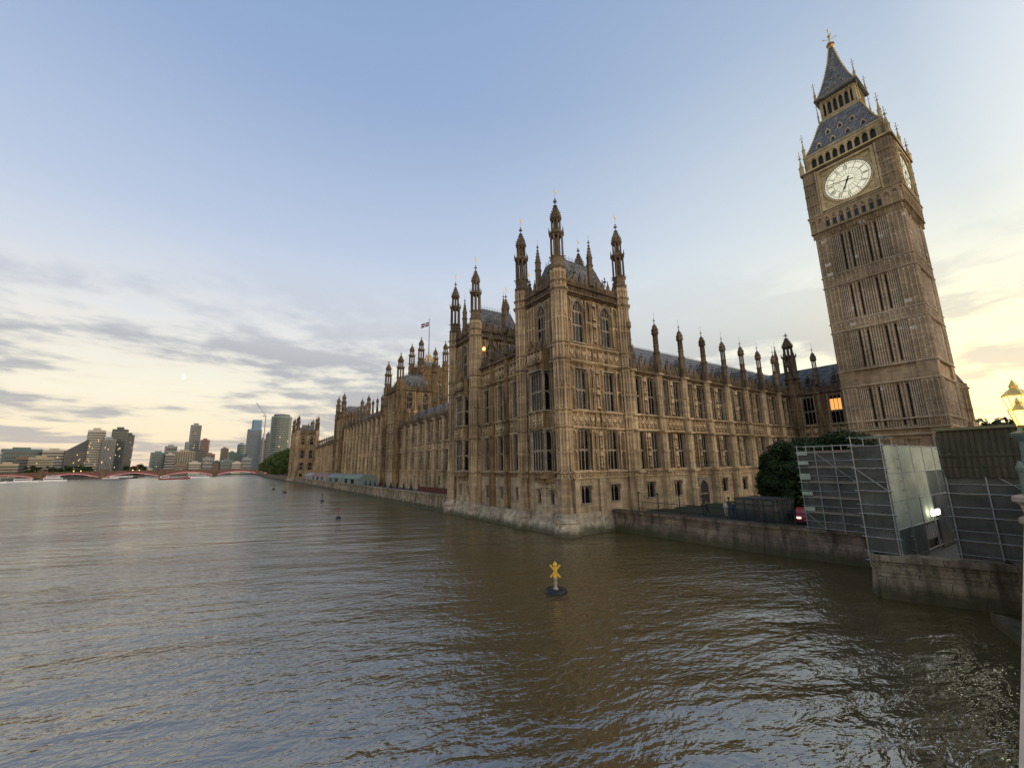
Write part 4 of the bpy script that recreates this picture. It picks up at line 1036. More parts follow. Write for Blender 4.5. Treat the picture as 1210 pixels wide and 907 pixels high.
def tdorm(F, u, w, z, s=1):
    d = MB(); d.ext(F, [(u-.45*s, z), (u+.45*s, z), (u+.45*s, z+.7*s), (u, z+1.35*s), (u-.45*s, z+.7*s)], w-1.2, w)
    o = d.build('dormer', 'gold_stone', ET); g = MB(); g.ext(F, [(u-.26*s, z+.12), (u+.26*s, z+.12), (u+.26*s, z+.6*s), (u, z+.95*s), (u-.26*s, z+.6*s)], w, w+.02); g.build('opening', 'black', o)
for F in (Fr(CX, CY, PI/2), Fr(CX, CY, PI)):
    for i in (-2, -.67, .67, 2): tdorm(F, i*1.7, 5.35, 67.0, 1.0)
    for i in (-1, 0, 1): tdorm(F, i*1.9, 4.5, 69.5, .95)
# lantern
HL = 2.75; mb = MB(); op = MB()
mb.box(WORLD, CX-HL+.45, CX+HL-.45, CY-HL+.45, CY+HL-.45, 73.4, 79)
for F in (river(CX-HL, CY-HL), north(CX+HL, CY-HL), Fr(CX-HL, CY+HL, 0), Fr(CX+HL, CY+HL, -PI/2)):
    LL = 2*HL; mb.box(F, -.35, LL+.35, -.4, .45, 73.4, 73.8); mb.box(F, 0, LL, -.4, .12, 73.8, 74.5)
    n = 6; st = LL/n
    for i in range(n+1): mb.box(F, i*st-.13, i*st+.13, -.4, .08, 74.4, 77.6)
    for i in range(n): arch(mb, F, i*st+.13, (i+1)*st-.13, 76.6, 77.5, -.4, .0, 4); op.box(F, i*st+.13, (i+1)*st-.13, -.42, -.41, 74.5, 77.3)
    mb.box(F, 0, LL, -.4, .1, 77.5, 78.2)
    for i in range(12): mb.box(F, (i+.25)*LL/12, (i+.75)*LL/12, .1, .2, 77.65, 78.1)
mb.build('lantern', 'gold_stone', ET); op.build('lantern_opening', 'black', ET)
sp = [(3.5, 78.3), (3.5, 78.6), (3.0, 79.0), (2.3, 81.0), (1.55, 83.8), (.85, 87.0), (.3, 90.6)]
ur = pyr('spire_roof', [(3.2, 78.1)]+sp, 'slate')
for sx in (-1, 1):
    for sy in (-1, 1):
        e = MB()
        for (r0, z0), (r1, z1) in zip(sp[2:], sp[3:]): e.tube((CX+sx*r0, CY+sy*r0, z0), (CX+sx*r1, CY+sy*r1, z1), .08, 4)
        crockets(e, CX, CY, [(r_*1.414, z_) for r_, z_ in sp[2:]], 1, .14, math.atan2(sy, sx))
        e.build('gilded_ridge', 'gold', ur)
e = MB()
for s in (-1, 1):
    e.tube((CX-3.4, CY+s*3.4, 78.75), (CX+3.4, CY+s*3.4, 78.75), .08, 4); e.tube((CX+s*3.4, CY-3.4, 78.75), (CX+s*3.4, CY+3.4, 78.75), .08, 4)
e.build('gilded_rail', 'gold', ur)
for F in (Fr(CX, CY, PI/2), Fr(CX, CY, PI)):
    for i in (-1, 0, 1): tdorm(F, i*1.15, 2.75, 79.9, .55)
    for i in (-.5, .5): tdorm(F, i*1.25, 2.0, 82.0, .5)
    tdorm(F, 0, 1.45, 84.4, .5)
for sx in (-1, 1):
    for sy in (-1, 1): tpin(CX+sx*3.2, CY+sy*3.2, 78.5, 4.2, .5); tpin(CX+sx*3.25, CY+sy*3.25, 73.6, 4.4, .35)
f_ = MB(); f_.lathe(CX, CY, [(.3, 90.4), (.62, 90.9), (.66, 91.5), (.35, 91.7), (.16, 91.9), (.12, 93.2), (.32, 93.4), (.10, 93.6), (.05, 94.6), (.2, 94.9), (.03, 95.3)], 8)
for k in range(4):
    a = k*PI/2+.5; f_.tube((CX, CY, 92.6), (CX+math.cos(a)*1.0, CY+math.sin(a)*1.0, 92.9), .05, 4); f_.diamond(CX+math.cos(a)*1.05, CY+math.sin(a)*1.05, 92.95, .16)
f_.build('crown_finial', 'gold', ET)
rc = MB(); rc.lathe(CX, CY, [(.64, 90.95), (.70, 91.1), (.70, 91.4), (.6, 91.45)], 8); rc.build('crown_band', 'red', ET)
# stair turret and porch at the foot
pt = MB(); turret_body(pt, CX+8.2, CY-5.6, 1.3, 2, 20.5, [(12.9, .3, .4), (19.8, .35, .5)]); pt.box(WORLD, CX+6.4, CX+10.5, CY-6.9, CY+4, 2, 14); tt = pt.build('stair_turret', 'tower_stone', ET)
pp = MB(); pp.lathe(CX+8.2, CY-5.6, [(1.2, 20.5), (.25, 22.6), (.03, 24.2)], 8); pp.build('turret_cap', 'stone_dark', tt)

ET.rotation_euler[2] = R(1.5)
for o in PROTOS:            # patterns are only sources for the copies
    for ch in list(o.children): bpy.data.objects.remove(ch)
    bpy.data.objects.remove(o)
PROTOS.clear()

# ------------------------------------------------------------------ SETTING: water and ground
def water():
    m, nt, b = newmat('river_water'); p = pos(nt)
    n0 = noise(nt, p, .06, 4, .55)
    nt.links.new(mixc(nt, ramp(nt, n0, [(.35, 0), (.65, 1)]), (.085, .056, .018), (.066, .050, .018)), b.inputs['Base Color'])
    sr = N(nt, 'ShaderNodeSeparateXYZ'); nt.links.new(p, sr.inputs[0]); nt.links.new(ramp(nt, mth(nt, 'MULTIPLY', sr.outputs[1], .002), [(0, .04), (.2, .06), (.6, .14), (1, .2)]), b.inputs['Roughness']); b.inputs['IOR'].default_value = 3.0
    def wav(sc, det, s3, rot, dist=0):
        mp = N(nt, 'ShaderNodeMapping'); mp.inputs['Rotation'].default_value = (0, 0, rot); nt.links.new(p, mp.inputs[0])
        return noise(nt, mp.outputs[0], sc, det, .55, s3, dist)
    big = wav(.22, 3, (1, 2.4, 1), R(28), .3); mid = wav(.75, 3, (1, 2.0, 1), R(12), .5); rid = mth(nt, 'SUBTRACT', 1.0, mth(nt, 'ABSOLUTE', mth(nt, 'MULTIPLY_ADD', wav(.95, 3, (1, 1.9, 1), R(20), .6), 2.0, -1.0))); sm = wav(2.1, 3, (1, 1.7, 1), R(-15), .4)
    patch = ramp(nt, noise(nt, p, .035, 3, .5), [(.40, .30), (.58, 1)])
    h = mth(nt, 'ADD', mth(nt, 'MULTIPLY', big, 1.5), mth(nt, 'MULTIPLY', mid, .95))
    h = mth(nt, 'ADD', h, mth(nt, 'MULTIPLY', wav(.055, 2, (1, 3.4, 1), R(24), .6), 4.0))
    h = mth(nt, 'ADD', h, mth(nt, 'MULTIPLY', mth(nt, 'MULTIPLY', sm, .80), patch))
    sy = N(nt, 'ShaderNodeSeparateXYZ'); nt.links.new(p, sy.inputs[0])   # the open reach upstream lies calmer
    h = mth(nt, 'MULTIPLY', h, ramp(nt, mth(nt, 'MULTIPLY', sy.outputs[1], .004), [(0, 1), (.12, 1), (.3, .9), (.8, .8), (1, .75)]))
    h = mth(nt, 'ADD', h, mth(nt, 'MULTIPLY', mth(nt, 'MULTIPLY', rid, .42), patch))
    bump(nt, b, h, .45, .24)
    return m
M['water'] = water()
def sheet(name, pts, z, mat, **k):
    mb = MB(); mb.add([(x, y, z) for x, y in pts], [tuple(range(len(pts)))]); o = mb.build(name, mat); o['kind'] = 'structure'; return o
M['paving'] = plain('paving', (.15, .13, .105), .85, 0, .3, 2)
M['grass'] = plain('lawn', (.018, .026, .010), .95, 0, .4, 3, .6)
M['land'] = plain('far_land', (.07, .075, .055), .95, 0, .4, .05)
sheet('river_water', [(-6000, -3000), (6000, -3000), (6000, 9000), (-6000, 9000)], 0, 'water')
b = MB(); b.box(WORLD, 33.8, 60, 70.9, 306, -2, 1.93); o = b.build('terrace', 'paving'); o['kind'] = 'structure'
def slab(name, pts, z0, z1, mat):
    mb = MB(); n = len(pts); mb.add([(x, y, z0) for x, y in pts]+[(x, y, z1) for x, y in pts], [tuple(range(n-1, -1, -1)), tuple(range(n, 2*n))]+[(i, (i+1) % n, (i+1) % n+n, i+n) for i in range(n)])
    o = mb.build(name, mat); o['kind'] = 'structure'; return o
slab('west_ground', [(42.4, 11.8), (200, 11.8), (4000, 11.8), (4000, 6000), (34.5, 6000), (34.5, 339), (48, 339), (48, 38.9), (41.2, 38.9)], -2, 1.9, 'grass')
slab('bridge_approach', [(35.9, 5.0), (49, 5.4), (49, -40), (4000, -40), (4000, 11.7), (33.9, 10.3)], -2, 1.88, 'paving')
slab('east_bank', [(-3000, 480), (-182, 560), (-212, 800), (-214, 835), (-132, 885), (-128, 1090), (-380, 1460), (-900, 2600), (-3000, 4000)], -2, 2.6, 'land')
slab('south_bank', [(-5000, 1500), (-380, 1449), (-126, 1086), (20, 1050), (36, 1000), (36, 7000), (-5000, 7000)], -2, 2.4, 'land')

def wall_run(name, label, pts, z0, z1, mat, batter=.5, coping=.35, pil=0, thick=.9, group=None, ledge=0, cope_h=.28):
    """river wall along a polyline, water on the left-hand side (towards the camera)"""
    root = thing(name, label, 'wall', (pts[0][0], pts[0][1], 0), group)
    mb = MB(); cp = MB(); pl = MB()
    for (x0, y0), (x1, y1) in zip(pts, pts[1:]):
        d = math.hypot(x1-x0, y1-y0); a = math.atan2(y1-y0, x1-x0); F = Fr(x0, y0, a)   # outward = left of travel
        mb.hexa([(0, -thick, -2), (d, -thick, -2), (d, batter*1.6, -2), (0, batter*1.6, -2), (0, -thick, z1-cope_h-.5), (d, -thick, z1-cope_h-.5), (d, .02, z1-cope_h-.5), (0, .02, z1-cope_h-.5)], F)
        mb.box(F, 0, d, -thick, 0, z1-cope_h-.5, z1-cope_h)
        if ledge: pl.hexa([(0, 0, -1), (d, 0, -1), (d, ledge+.5, -1), (0, ledge+.5, -1), (0, 0, .28), (d, 0, .28), (d, ledge, .12), (0, ledge, .12)], F)
        cp.box(F, -.02, d+.02, -thick-.08, .16, z1-cope_h, z1)
        cp.box(F, 0, d, 0, .09, z1-cope_h-.62, z1-cope_h-.48)
        if pil:
            n = max(1, round(d/pil))
            for i in range(n+1): mb.box(F, i*d/n-.35, i*d/n+.35, 0, .2, .5, z1-cope_h)
            for i in range(n):
                mb.box(F, (i+.25)*d/n-.05, (i+.25)*d/n+.05, 0, .06, z1-1.5, z1-cope_h); mb.box(F, (i+.75)*d/n-.05, (i+.75)*d/n+.05, 0, .06, z1-1.5, z1-cope_h)
    mb.build('wall_face', mat, root); cp.build('coping', mat, root)
    if ledge: pl.build('footing', mat, root)
    return root
wall_run('river_wall', 'long stone river wall carrying the terrace in front of the river front', [(33.3, 70.9), (33.3, 305.9)], -2, 2.95, 'abut_stone', .25, pil=5.9, ledge=.9)
wall_run('river_wall', 'brown stained river wall of the lawn, between the near pavilion and the scaffolding', [(41.95, 12.3), (40.75, 20.6), (40.55, 38.7)], -2, 2.5, 'wall_stone', .55, pil=0)
wall_run('river_wall', 'low embankment wall under the dark trees beyond the far pavilion', [(32.5, 339), (31, 900)], -2, 3.4, 'wall_stone', .3)
wall_run('abutment_wall', 'massive weathered stone abutment wall in the right corner below the netting', [(36.3, 3.6), (35.2, 5.0), (33.15, 10.35), (34.2, 10.9), (42.4, 12.1)], -2, 2.45, 'abut_stone', .28, cope_h=.34)

# ------------------------------------------------------------------ near bridge, lamp
BA = math.atan(.107); FB = Fr(0, .165, BA)
BR = thing('road_bridge', 'pale painted parapet and side of the bridge at the very edge of the view', 'bridge', (0, 0, 0))
mb = MB(); mb.box(FB, -60, 60, -.45, 0, 5.6, 6.45); mb.box(FB, -60, 60, -.55, .1, 6.45, 6.6); mb.box(FB, -60, 60, -.5, .12, 5.35, 5.6)
mb.build('parapet', 'cream', BR)
mb = MB(); mb.box(FB, -60, 60, -26, -.5, 4.6, 5.45); mb.box(FB, -60, 60, -.5, -.06, 3.4, 5.35)
for x0, x1 in ((-24, 0), (0, 24)):
    pass
mb.build('deck', 'teal', BR)
for k, u in enumerate((-12, 27.0)):
    pm = MB(); pm.add([FB.P(a, b_, z_) for z_ in (-2, .55) for a, b_ in ((u-3, -26), (u+4, -26), (u+4, -.2), (u+5.6, 2.2), (u+3, 1.4), (u-3, -.2))], [(5, 4, 3, 2, 1, 0), (6, 7, 8, 9, 10, 11)]+[(i, (i+1) % 6, (i+1) % 6+6, i+6) for i in range(6)])
    pm.box(FB, u-2, u+2.2, -26, -.3, .5, 4.6); pm.build('pier', 'wall_stone', BR)
LPu = 25.8
lx, ly, _ = FB.P(LPu, -.30, 0)
LP = thing('street_lamp', 'ornate green bridge lamp on a stone pedestal with glowing yellow lanterns', 'lamp', (lx, ly, 5.4))
mb = MB(); mb.lathe(lx, ly, [(.62, 2.2), (.62, 4.3), (.78, 4.45), (.78, 4.7), (.56, 4.85), (.54, 5.5), (.72, 5.62), (.72, 5.8), (.52, 5.9), (.60, 6.3), (.78, 6.42), (.78, 6.6), (.5, 6.7)], 8); mb.build('pedestal', 'cream', LP)
mb = MB(); mb.lathe(lx, ly, [(.42, 6.68), (.42, 6.9), (.28, 7.05), (.30, 7.6), (.24, 8.2), (.22, 8.7), (.38, 8.9), (.42, 9.02), (.2, 9.1), (.14, 9.35), (.13, 9.9)], 10)
for k in range(4):
    a = BA+PI/4+k*PI/2; cx, cy = lx+math.cos(a)*.46, ly+math.sin(a)*.46
    mb.lathe(cx, cy, [(.12, 6.7), (.10, 7.5), (.14, 7.6), (.14, 7.7), (.03, 7.95)], 6)
for s in (-1, 1):
    a = (lx, ly, 9.15); c_ = (lx+s*math.cos(BA)*.55, ly+s*math.sin(BA)*.55, 9.2); mb.tube(a, c_, .05); mb.tube(c_, (c_[0], c_[1], 9.5), .06)
mb.build('column', 'teal', LP)
def lantern(x, y, z, s):
    g = MB(); g.lathe(x, y, [(.17*s, z), (.30*s, z+.62*s)], 6); o = g.build('lantern', 'lampglass', LP)
    f = MB(); f.lathe(x, y, [(.08*s, z-.12*s), (.19*s, z)], 6); f.lathe(x, y, [(.34*s, z+.62*s), (.34*s, z+.67*s), (.2*s, z+.82*s), (.1*s, z+.9*s), (.12*s, z+.98*s), (.02, z+1.2*s)], 6)
    for k in range(6):
        a = PI/6+k*PI/3; f.tube((x+math.cos(a)*.175*s, y+math.sin(a)*.175*s, z), (x+math.cos(a)*.31*s, y+math.sin(a)*.31*s, z+.62*s), .018*s, 4)
    f.build('lantern_frame', 'gold', o)
lantern(lx, ly, 9.75, 1.15)
for s in (-1, 1): lantern(lx+s*math.cos(BA)*.55, ly+s*math.sin(BA)*.55, 9.3, .9)
pl_ = bpy.data.lights.new('lamp_light', 'POINT'); pl_.energy = 35; pl_.color = (1, .75, .35); pl_.shadow_soft_size = .6
po = bpy.data.objects.new('lamp_light', pl_); COL.objects.link(po); po.location = (0, 0, 4.4); po.parent = LP; po.location = (-.6, .6, 4.9)

# ------------------------------------------------------------------ scaffolding by the bridge
def scaffold(name, label, F, u1, w0, w1, z0, z1, bays, lifts, netmat='net', net=True, brace=True):
    """tube scaffold in frame F (u along, w outward), with netting between the poles"""
    x, y, _ = F.P(0, 0, 0); root = thing(name, label, 'scaffold', (x, y, z0))
    t = MB(); n = bays
    for i in range(n+1):
        for w_ in (w0, w1): t.tube(F.P(i*u1/n, w_, z0-.25*(i % 2)), F.P(i*u1/n, w_, z1+.5+.15*(i % 2)), .035, 5)
    t.build('pole', 'steel', root)
    r_ = MB(); b_ = MB(); c_ = MB()
    for k in range(lifts+1):
        z_ = z0+(z1-z0)*k/lifts
        for w_ in (w0, w1): r_.tube(F.P(-.2, w_, z_), F.P(u1+.2, w_, z_), .03, 4); r_.tube(F.P(-.2, w_, z_+.55), F.P(u1+.2, w_, z_+.55), .022, 4)
        for i in range(n+1):
            r_.tube(F.P(i*u1/n, w0, z_), F.P(i*u1/n, w1, z_), .03, 4)
            for w_ in (w0, w1): c_.diamond(*F.P(i*u1/n, w_, z_), .085)
        if k < lifts+1: b_.box(F, 0, u1, w0+.1, w1-.1, z_-.09, z_-.04)
    r_.build('rail', 'steel', root); b_.build('deck_board', 'board', root); c_.build('coupler', 'steel', root)
    if brace:
        d = MB()
        for i in range(n):
            for k in range(lifts):
                if (i*3+k*2) % 5 == 1: d.tube(F.P(i*u1/n, w1, z0+(z1-z0)*k/lifts), F.P((i+1)*u1/n, w1, z0+(z1-z0)*(k+1)/lifts), .025, 4)
        d.build('brace', 'steel', root)
    if net:
        g = MB(); m_ = 14
        for a, b2, w_ in ((0, u1, w1-.07),):
            vs = []; fs = []
            for i in range(m_+1):
                for k in range(m_+1):
                    u = a+(b2-a)*i/m_; z_ = z0+(z1-z0)*k/m_
                    vs.append(F.P(u, w_-.07*abs(math.sin(PI*k*lifts/m_))*abs(math.sin(PI*i*n/m_))-rnd.random()*.03, z_))
            for i in range(m_):
                for k in range(m_):
                    q = i*(m_+1)+k; fs.append((q, q+m_+1, q+m_+2, q+1))
            g.add(vs, fs)
        g.box(F, -.0, .02, w0, w1-.1, z0, z1); g.box(F, u1-.02, u1, w0, w1-.1, z0, z1); g.box(F, 0, u1, w0, w0+.02, z0, z1)
        g.build('netting', netmat, root)
    return root
SA = scaffold('scaffold_tower', 'grey netted scaffold tower standing on the lawn wall, left of the pale panelled one', river(41.6, 13.2), 4.0, -1.5, .25, 2.55, 8.75, 3, 5)
for z_, h_ in ((8.55, .35), (7.75, .3), (6.5, .5), (5.2, .3), (3.9, .35)):
    q = MB(); q.box(river(41.6, 13.2), 3.25, 4.05, .26, .29, z_, z_+h_); q.build('loose_sheet', 'sheet', SA)
for k in range(1, 6):
    q = MB(); q.box(river(41.6, 13.2), 0, 3.3, .2, .24, 2.5+k*1.24, 2.5+k*1.24+.2); q.build('toe_board', 'board', SA)
SB = scaffold('scaffold_tower', 'grey scaffold hung out over the water, joined to the pale panelled hoarding', river(33.9, 9.25), 1.5, -1.8, .35, 2.0, 8.95, 1, 5)
PH = thing('panel_hoarding', 'tall hoarding of pale green translucent panels beside the scaffolding', 'hoarding', (40, 9.2, 2))
FP = Fr(33.7, 9.2, 0)
def FPp(u, z): return (33.7+u, 9.2, z)
fm = MB(); pw = 2.62
zr = [3.9, 5.55, 7.25, 8.95]
for i in range(5):
    for k in range(3):
        q = MB(); e = rnd.uniform(-.03, .03)
        q.box(Fr(33.7, 9.2+e, 0), i*pw+.04, (i+1)*pw-.04, -.02, .02, zr[k]+.03, zr[k+1]-.03); q.build('panel', 'sheet' if not (k <= 1 and i >= 3) else 'sheet_dark', PH)
for i in range(6): fm.tube(FPp(i*pw, 2.0), FPp(i*pw, 9.1), .05, 5)
for z_ in zr+[2.2]: fm.tube(FPp(0, z_), FPp(5*pw, z_), .035, 4)
for i in range(6): fm.tube((33.7+i*pw, 10.6, 2), (33.7+i*pw, 10.6, 9), .04, 4); fm.tube(FPp(i*pw, 8.9), (33.7+i*pw, 10.6, 8.9), .03, 4)
fm.build('frame', 'steel', PH)
q = MB(); q.box(FP, 0, 2*pw-.2, -.03, .03, 2.0, 3.88); q.box(FP, 0, 5*pw, .9, 1.0, 2, 8.8); q.build('lower_sheet', 'sheet_dark', PH)
q = MB(); q.box(FP, 3.3*pw, 5*pw, -.03, .03, 2.0, 5.5); q.build('dark_sheet', 'net', PH)
q = MB()
for i in range(7): q.box(FP, 2.15*pw+i*.38, 2.15*pw+i*.38+.22, .12, .16, 2.7, 4.2)
q.build('strip_curtain', 'fabric_white', PH)
q = MB(); q.box(FP, 2*pw, 3.3*pw, .3, .8, 1.9, 2.75); q.build('recess_dark', 'black', PH)  # black block put in for the dark inside the opening
WL = thing('work_light', 'dazzling white work light shining at the foot of the hoarding', 'lamp', (41.0, 8.95, 4.5))
for dx in (-.55, .55):
    q = MB(); q.box(Fr(40.6+dx, 8.9, 0), -.28, .28, -.06, .06, 4.3, 4.65)
    M.setdefault('white_light', plain('white_light', (1, 1, .9), .5, 0, 0, 1, 0, emit=(1, .97, .75), es=4.5)); ho = q.build('lamp_head', 'white_light', WL)
q = MB(); q.tube((40.0, 8.95, 4.25), (41.3, 8.95, 4.25), .03); q.tube((40.6, 9.0, 4.25), (40.6, 9.0, 2), .03); q.build('stand', 'steel', WL)
# netted scaffold across the bridge approach
FNn = river(36.6, 3.9)
NS = scaffold('netted_scaffold', 'wide dark scaffold wrapped in brown and black netting beside the bridge lamp', FNn, 3.3, -1.6, .3, 2.0, 8.7, 2, 5)
q = MB(); vs = []; fs = []
for i in range(41):
    for k in range(9): vs.append(FNn.P(3.3*i/40, .34+.05*math.sin(i*1.9+k*.4)+.05*abs(math.sin(k*PI/4)), 7.0+2.75*k/8-.05*math.sin(i*PI/10)**2*(k == 0)))
for i in range(40):
    for k in range(8): fs.append((i*9+k, i*9+k+9, i*9+k+10, i*9+k+1))
q.add(vs, fs); q.box(FNn, 0, 3.3, .40, .46, 8.2, 8.26); q.box(FNn, 0, 3.3, .40, .44, 7.6, 7.64); q.build('brown_netting', 'net_brown', NS)
q = MB(); q.box(FNn, -.3, 3.4, -.2, .5, 9.75, 9.9); q.build('top_beam', plain('yellow_beam', (.16, .15, .07), .7), NS)
q = MB(); q.box(FNn, 3.25, 3.4, -1.6, .3, 2, 9.4); q.build('end_sheet', 'net', NS)

# ------------------------------------------------------------------ foliage
def leafmat(name, c1, c2):
    m, nt, b = newmat(name); p = pos(nt)
    n = noise(nt, p, .9, 4, .6); n2 = noise(nt, p, 9, 2, .5)
    c = mixc(nt, ramp(nt, n, [(.35, 0), (.65, 1)]), c1, c2)
    nt.links.new(mixc(nt, 1, c, ramp(nt, n2, [(.3, .6), (.7, 1.4)]), 'MULTIPLY'), b.inputs['Base Color'])
    b.inputs['Roughness'].default_value = .7; b.inputs['Specular IOR Level'].default_value = .2
    return m
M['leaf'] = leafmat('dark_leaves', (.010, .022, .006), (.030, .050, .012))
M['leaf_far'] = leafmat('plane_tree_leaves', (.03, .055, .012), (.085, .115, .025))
M['bark'] = plain('bark', (.06, .045, .03), .9, 0, .4, 5, .6)
def tree(label, x, y, z0, h, r, n, leaf, clumps=40, mat='leaf', group=None, low=.12, seed=1, name='tree'):
    rr = random.Random(seed)
    T = thing(name, label, 'tree', (x, y, z0), group)
    t = MB(); t.lathe(x, y, [(h*.035, z0-.3), (h*.026, z0+h*.2), (h*.018, z0+h*.5)], 7)
    cs = []
    for i in range(clumps):
        a = rr.uniform(0, 2*PI); v = rr.uniform(-1, 1); q = rr.uniform(.45, 1)**.5
        rad = math.sqrt(max(0, 1-v*v))
        if v < 0: rad = min(1, rad*1.1)
        cz = z0+h*(low+(1-low)*(.5+.5*v*q*.92)); cx = x+math.cos(a)*r*rad*q*.85; cy = y+math.sin(a)*r*rad*q*.85
        cs.append((cx, cy, cz, rr.uniform(.14, .30)*r))
    for c_ in cs[::4]: t.tube((x, y, z0+h*rr.uniform(.2, .45)), c_[:3], h*.007, 4)
    t.build('trunk', 'bark', T)
    f = MB(); per = n//clumps; vs = f.v; fs = f.f
    for cx, cy, cz, cr in cs:
        for k in range(per):
            d = Vector((rr.gauss(0, 1), rr.gauss(0, 1), rr.gauss(0, 1))).normalized()*cr*rr.uniform(.55, 1.1)**.6
            p = Vector((cx, cy, cz))+Vector((d.x, d.y, d.z*.75))
            nrm_ = (d.normalized()+Vector((rr.uniform(-.6, .6), rr.uniform(-.6, .6), rr.uniform(-.2, .8)))).normalized()
            a1 = nrm_.orthogonal().normalized(); a2 = nrm_.cross(a1); s = leaf*rr.uniform(.6, 1.35); th = rr.uniform(0, 2*PI)
            e1 = (a1*math.cos(th)+a2*math.sin(th))*s; e2 = (a2*math.cos(th)-a1*math.sin(th))*s*.65
            i0 = len(vs); vs += [tuple(p-e1), tuple(p-e2+nrm_*s*.15), tuple(p+e1), tuple(p+e2+nrm_*s*.15)]; fs.append((i0, i0+1, i0+2, i0+3))
    f.build('crown', mat, T)
    return T
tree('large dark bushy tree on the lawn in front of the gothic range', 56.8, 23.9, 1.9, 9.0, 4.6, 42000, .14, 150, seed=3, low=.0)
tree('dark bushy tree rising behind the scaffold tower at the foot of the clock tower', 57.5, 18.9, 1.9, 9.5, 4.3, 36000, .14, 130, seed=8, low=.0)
LAB = ['first and tallest tree right behind the far pavilion', 'tree standing second from the far pavilion along the river', 'third tree along the embankment beyond the far pavilion', 'fourth tree along the embankment beyond the far pavilion', 'fifth tree along the embankment beyond the far pavilion', 'sixth tree along the embankment beyond the far pavilion', 'seventh tree along the embankment beyond the far pavilion', 'eighth tree along the embankment, small and distant', 'ninth tree along the embankment, very small', 'last little tree where the embankment meets the far bridge']
yy = 352
for i, lb in enumerate(LAB):
    tree(lb, 44-i*.3, yy, 2, [25, 23, 24, 26, 25, 26, 25, 24, 23, 20][i], [11, 10.5, 11, 12, 12, 13, 13, 13, 13, 13][i], 5200 if i < 4 else 3000, .62 if i < 4 else .9, 46, 'leaf_far', 'plane trees along the embankment', .02, 20+i, 'plane_tree')
    yy += 16+i*5.5
for i, (az_, D, h_, r_) in enumerate(((80.9, 205, 17.5, 9), (82.0, 215, 19.5, 10), (83.2, 205, 17, 9), (84.6, 210, 19, 10))):
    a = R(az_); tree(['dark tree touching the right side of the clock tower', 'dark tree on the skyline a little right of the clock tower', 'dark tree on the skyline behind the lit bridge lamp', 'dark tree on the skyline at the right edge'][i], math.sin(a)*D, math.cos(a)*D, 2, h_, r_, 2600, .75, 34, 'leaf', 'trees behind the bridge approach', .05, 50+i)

# ------------------------------------------------------------------ terrace furniture
def marquee(label, mat, y0, y1, x0=34.9, x1=41.5, eave=4.4, ridge=5.9, z0=1.95, n=5, grp=None):
    T = thing('marquee', label, 'marquee', ((x0+x1)/2, (y0+y1)/2, z0), grp)
    r_ = MB(); F = river(x0, y0); L_ = y1-y0; W = x1-x0; k = 8; segs = [(W*i/k, eave+(ridge-eave)*math.sin(PI*i/k)**.8) for i in range(k+1)]
    vs = []; fs = []
    m_ = n*2
    for j in range(m_+1):
        for (a, z_) in segs: vs.append((x0+a, y0+L_*j/m_, z_+(.14 if j % 2 == 0 else -.03)))
    for j in range(m_):
        for i in range(k): q = j*(k+1)+i; fs.append((q, q+1, q+k+2, q+k+1))
    fs.append(tuple(range(k, -1, -1))); fs.append(tuple(m_*(k+1)+i for i in range(k+1)))
    r_.add(vs, fs); r_.build('roof', mat, T)
    p_ = MB()
    for j in range(n+1):
        for x in (x0, x1): p_.tube((x, y0+L_*j/n, z0), (x, y0+L_*j/n, eave), .06, 5)
    p_.build('frame', 'steel', T)
    w_ = MB()
    for j in range(n):
        if j % 2 == 0: w_.box(F, j*L_/n+.1, (j+1)*L_/n-.1, -.02, 0, z0+.9, eave-.1)
    w_.box(Fr(x0, y0, 0), .1, W-.1, 0, .03, z0, eave); w_.build('side_wall', 'fabric_white' if mat != 'fabric_green' else mat, T)
marquee('pale green marquee nearest the viewer on the terrace', 'fabric_green', 147, 172)
marquee('second pale green marquee on the terrace, beside the pink one', 'fabric_green', 173, 203)
marquee('pink canopied marquee on the terrace', 'fabric_pink', 205, 250, n=7)
marquee('small white marquee farthest along the terrace', 'fabric_white', 252, 272, n=4)
q = MB(); q.box(WORLD, 35.2, 35.35, 72, 92, 1.95, 3.9)
for i in range(21): q.box(WORLD, 35.1, 35.2, 72+i-.06, 72+i+.06, 1.95, 4.0)
fe = tag(q.build('timber_fence', 'redwood'), 'red brown timber screen on the terrace next to the near pavilion', 'fence')
PLB = ['closed dark parasol on the terrace next to the red brown screen'] + ['closed dark parasol in the terrace row, %s from the red brown screen' % o for o in ('second', 'third', 'fourth', 'fifth', 'sixth', 'seventh', 'eighth', 'ninth', 'tenth')]
for i, lb in enumerate(PLB):
    y = 94+i*5.2; T = thing('parasol', lb, 'parasol', (36.0, y, 1.95), 'parasols along the terrace')
    q = MB(); q.lathe(36.0, y, [(.45, 1.95), (.45, 2.05), (.04, 2.06), (.04, 4.5)], 8); q.build('stand', 'iron', T)
    q = MB(); q.lathe(36.0, y, [(.34, 2.75), (.26, 3.2), (.16, 3.9), (.05, 4.4)], 8); q.build('canopy', 'dkcloth', T)
TL = ['dark table with benches on the terrace beside the red brown screen', 'second dark table along the terrace from the screen', 'third dark table along the terrace', 'fourth dark table along the terrace', 'fifth dark table along the terrace', 'sixth dark table along the terrace', 'dark table nearest the green marquee']
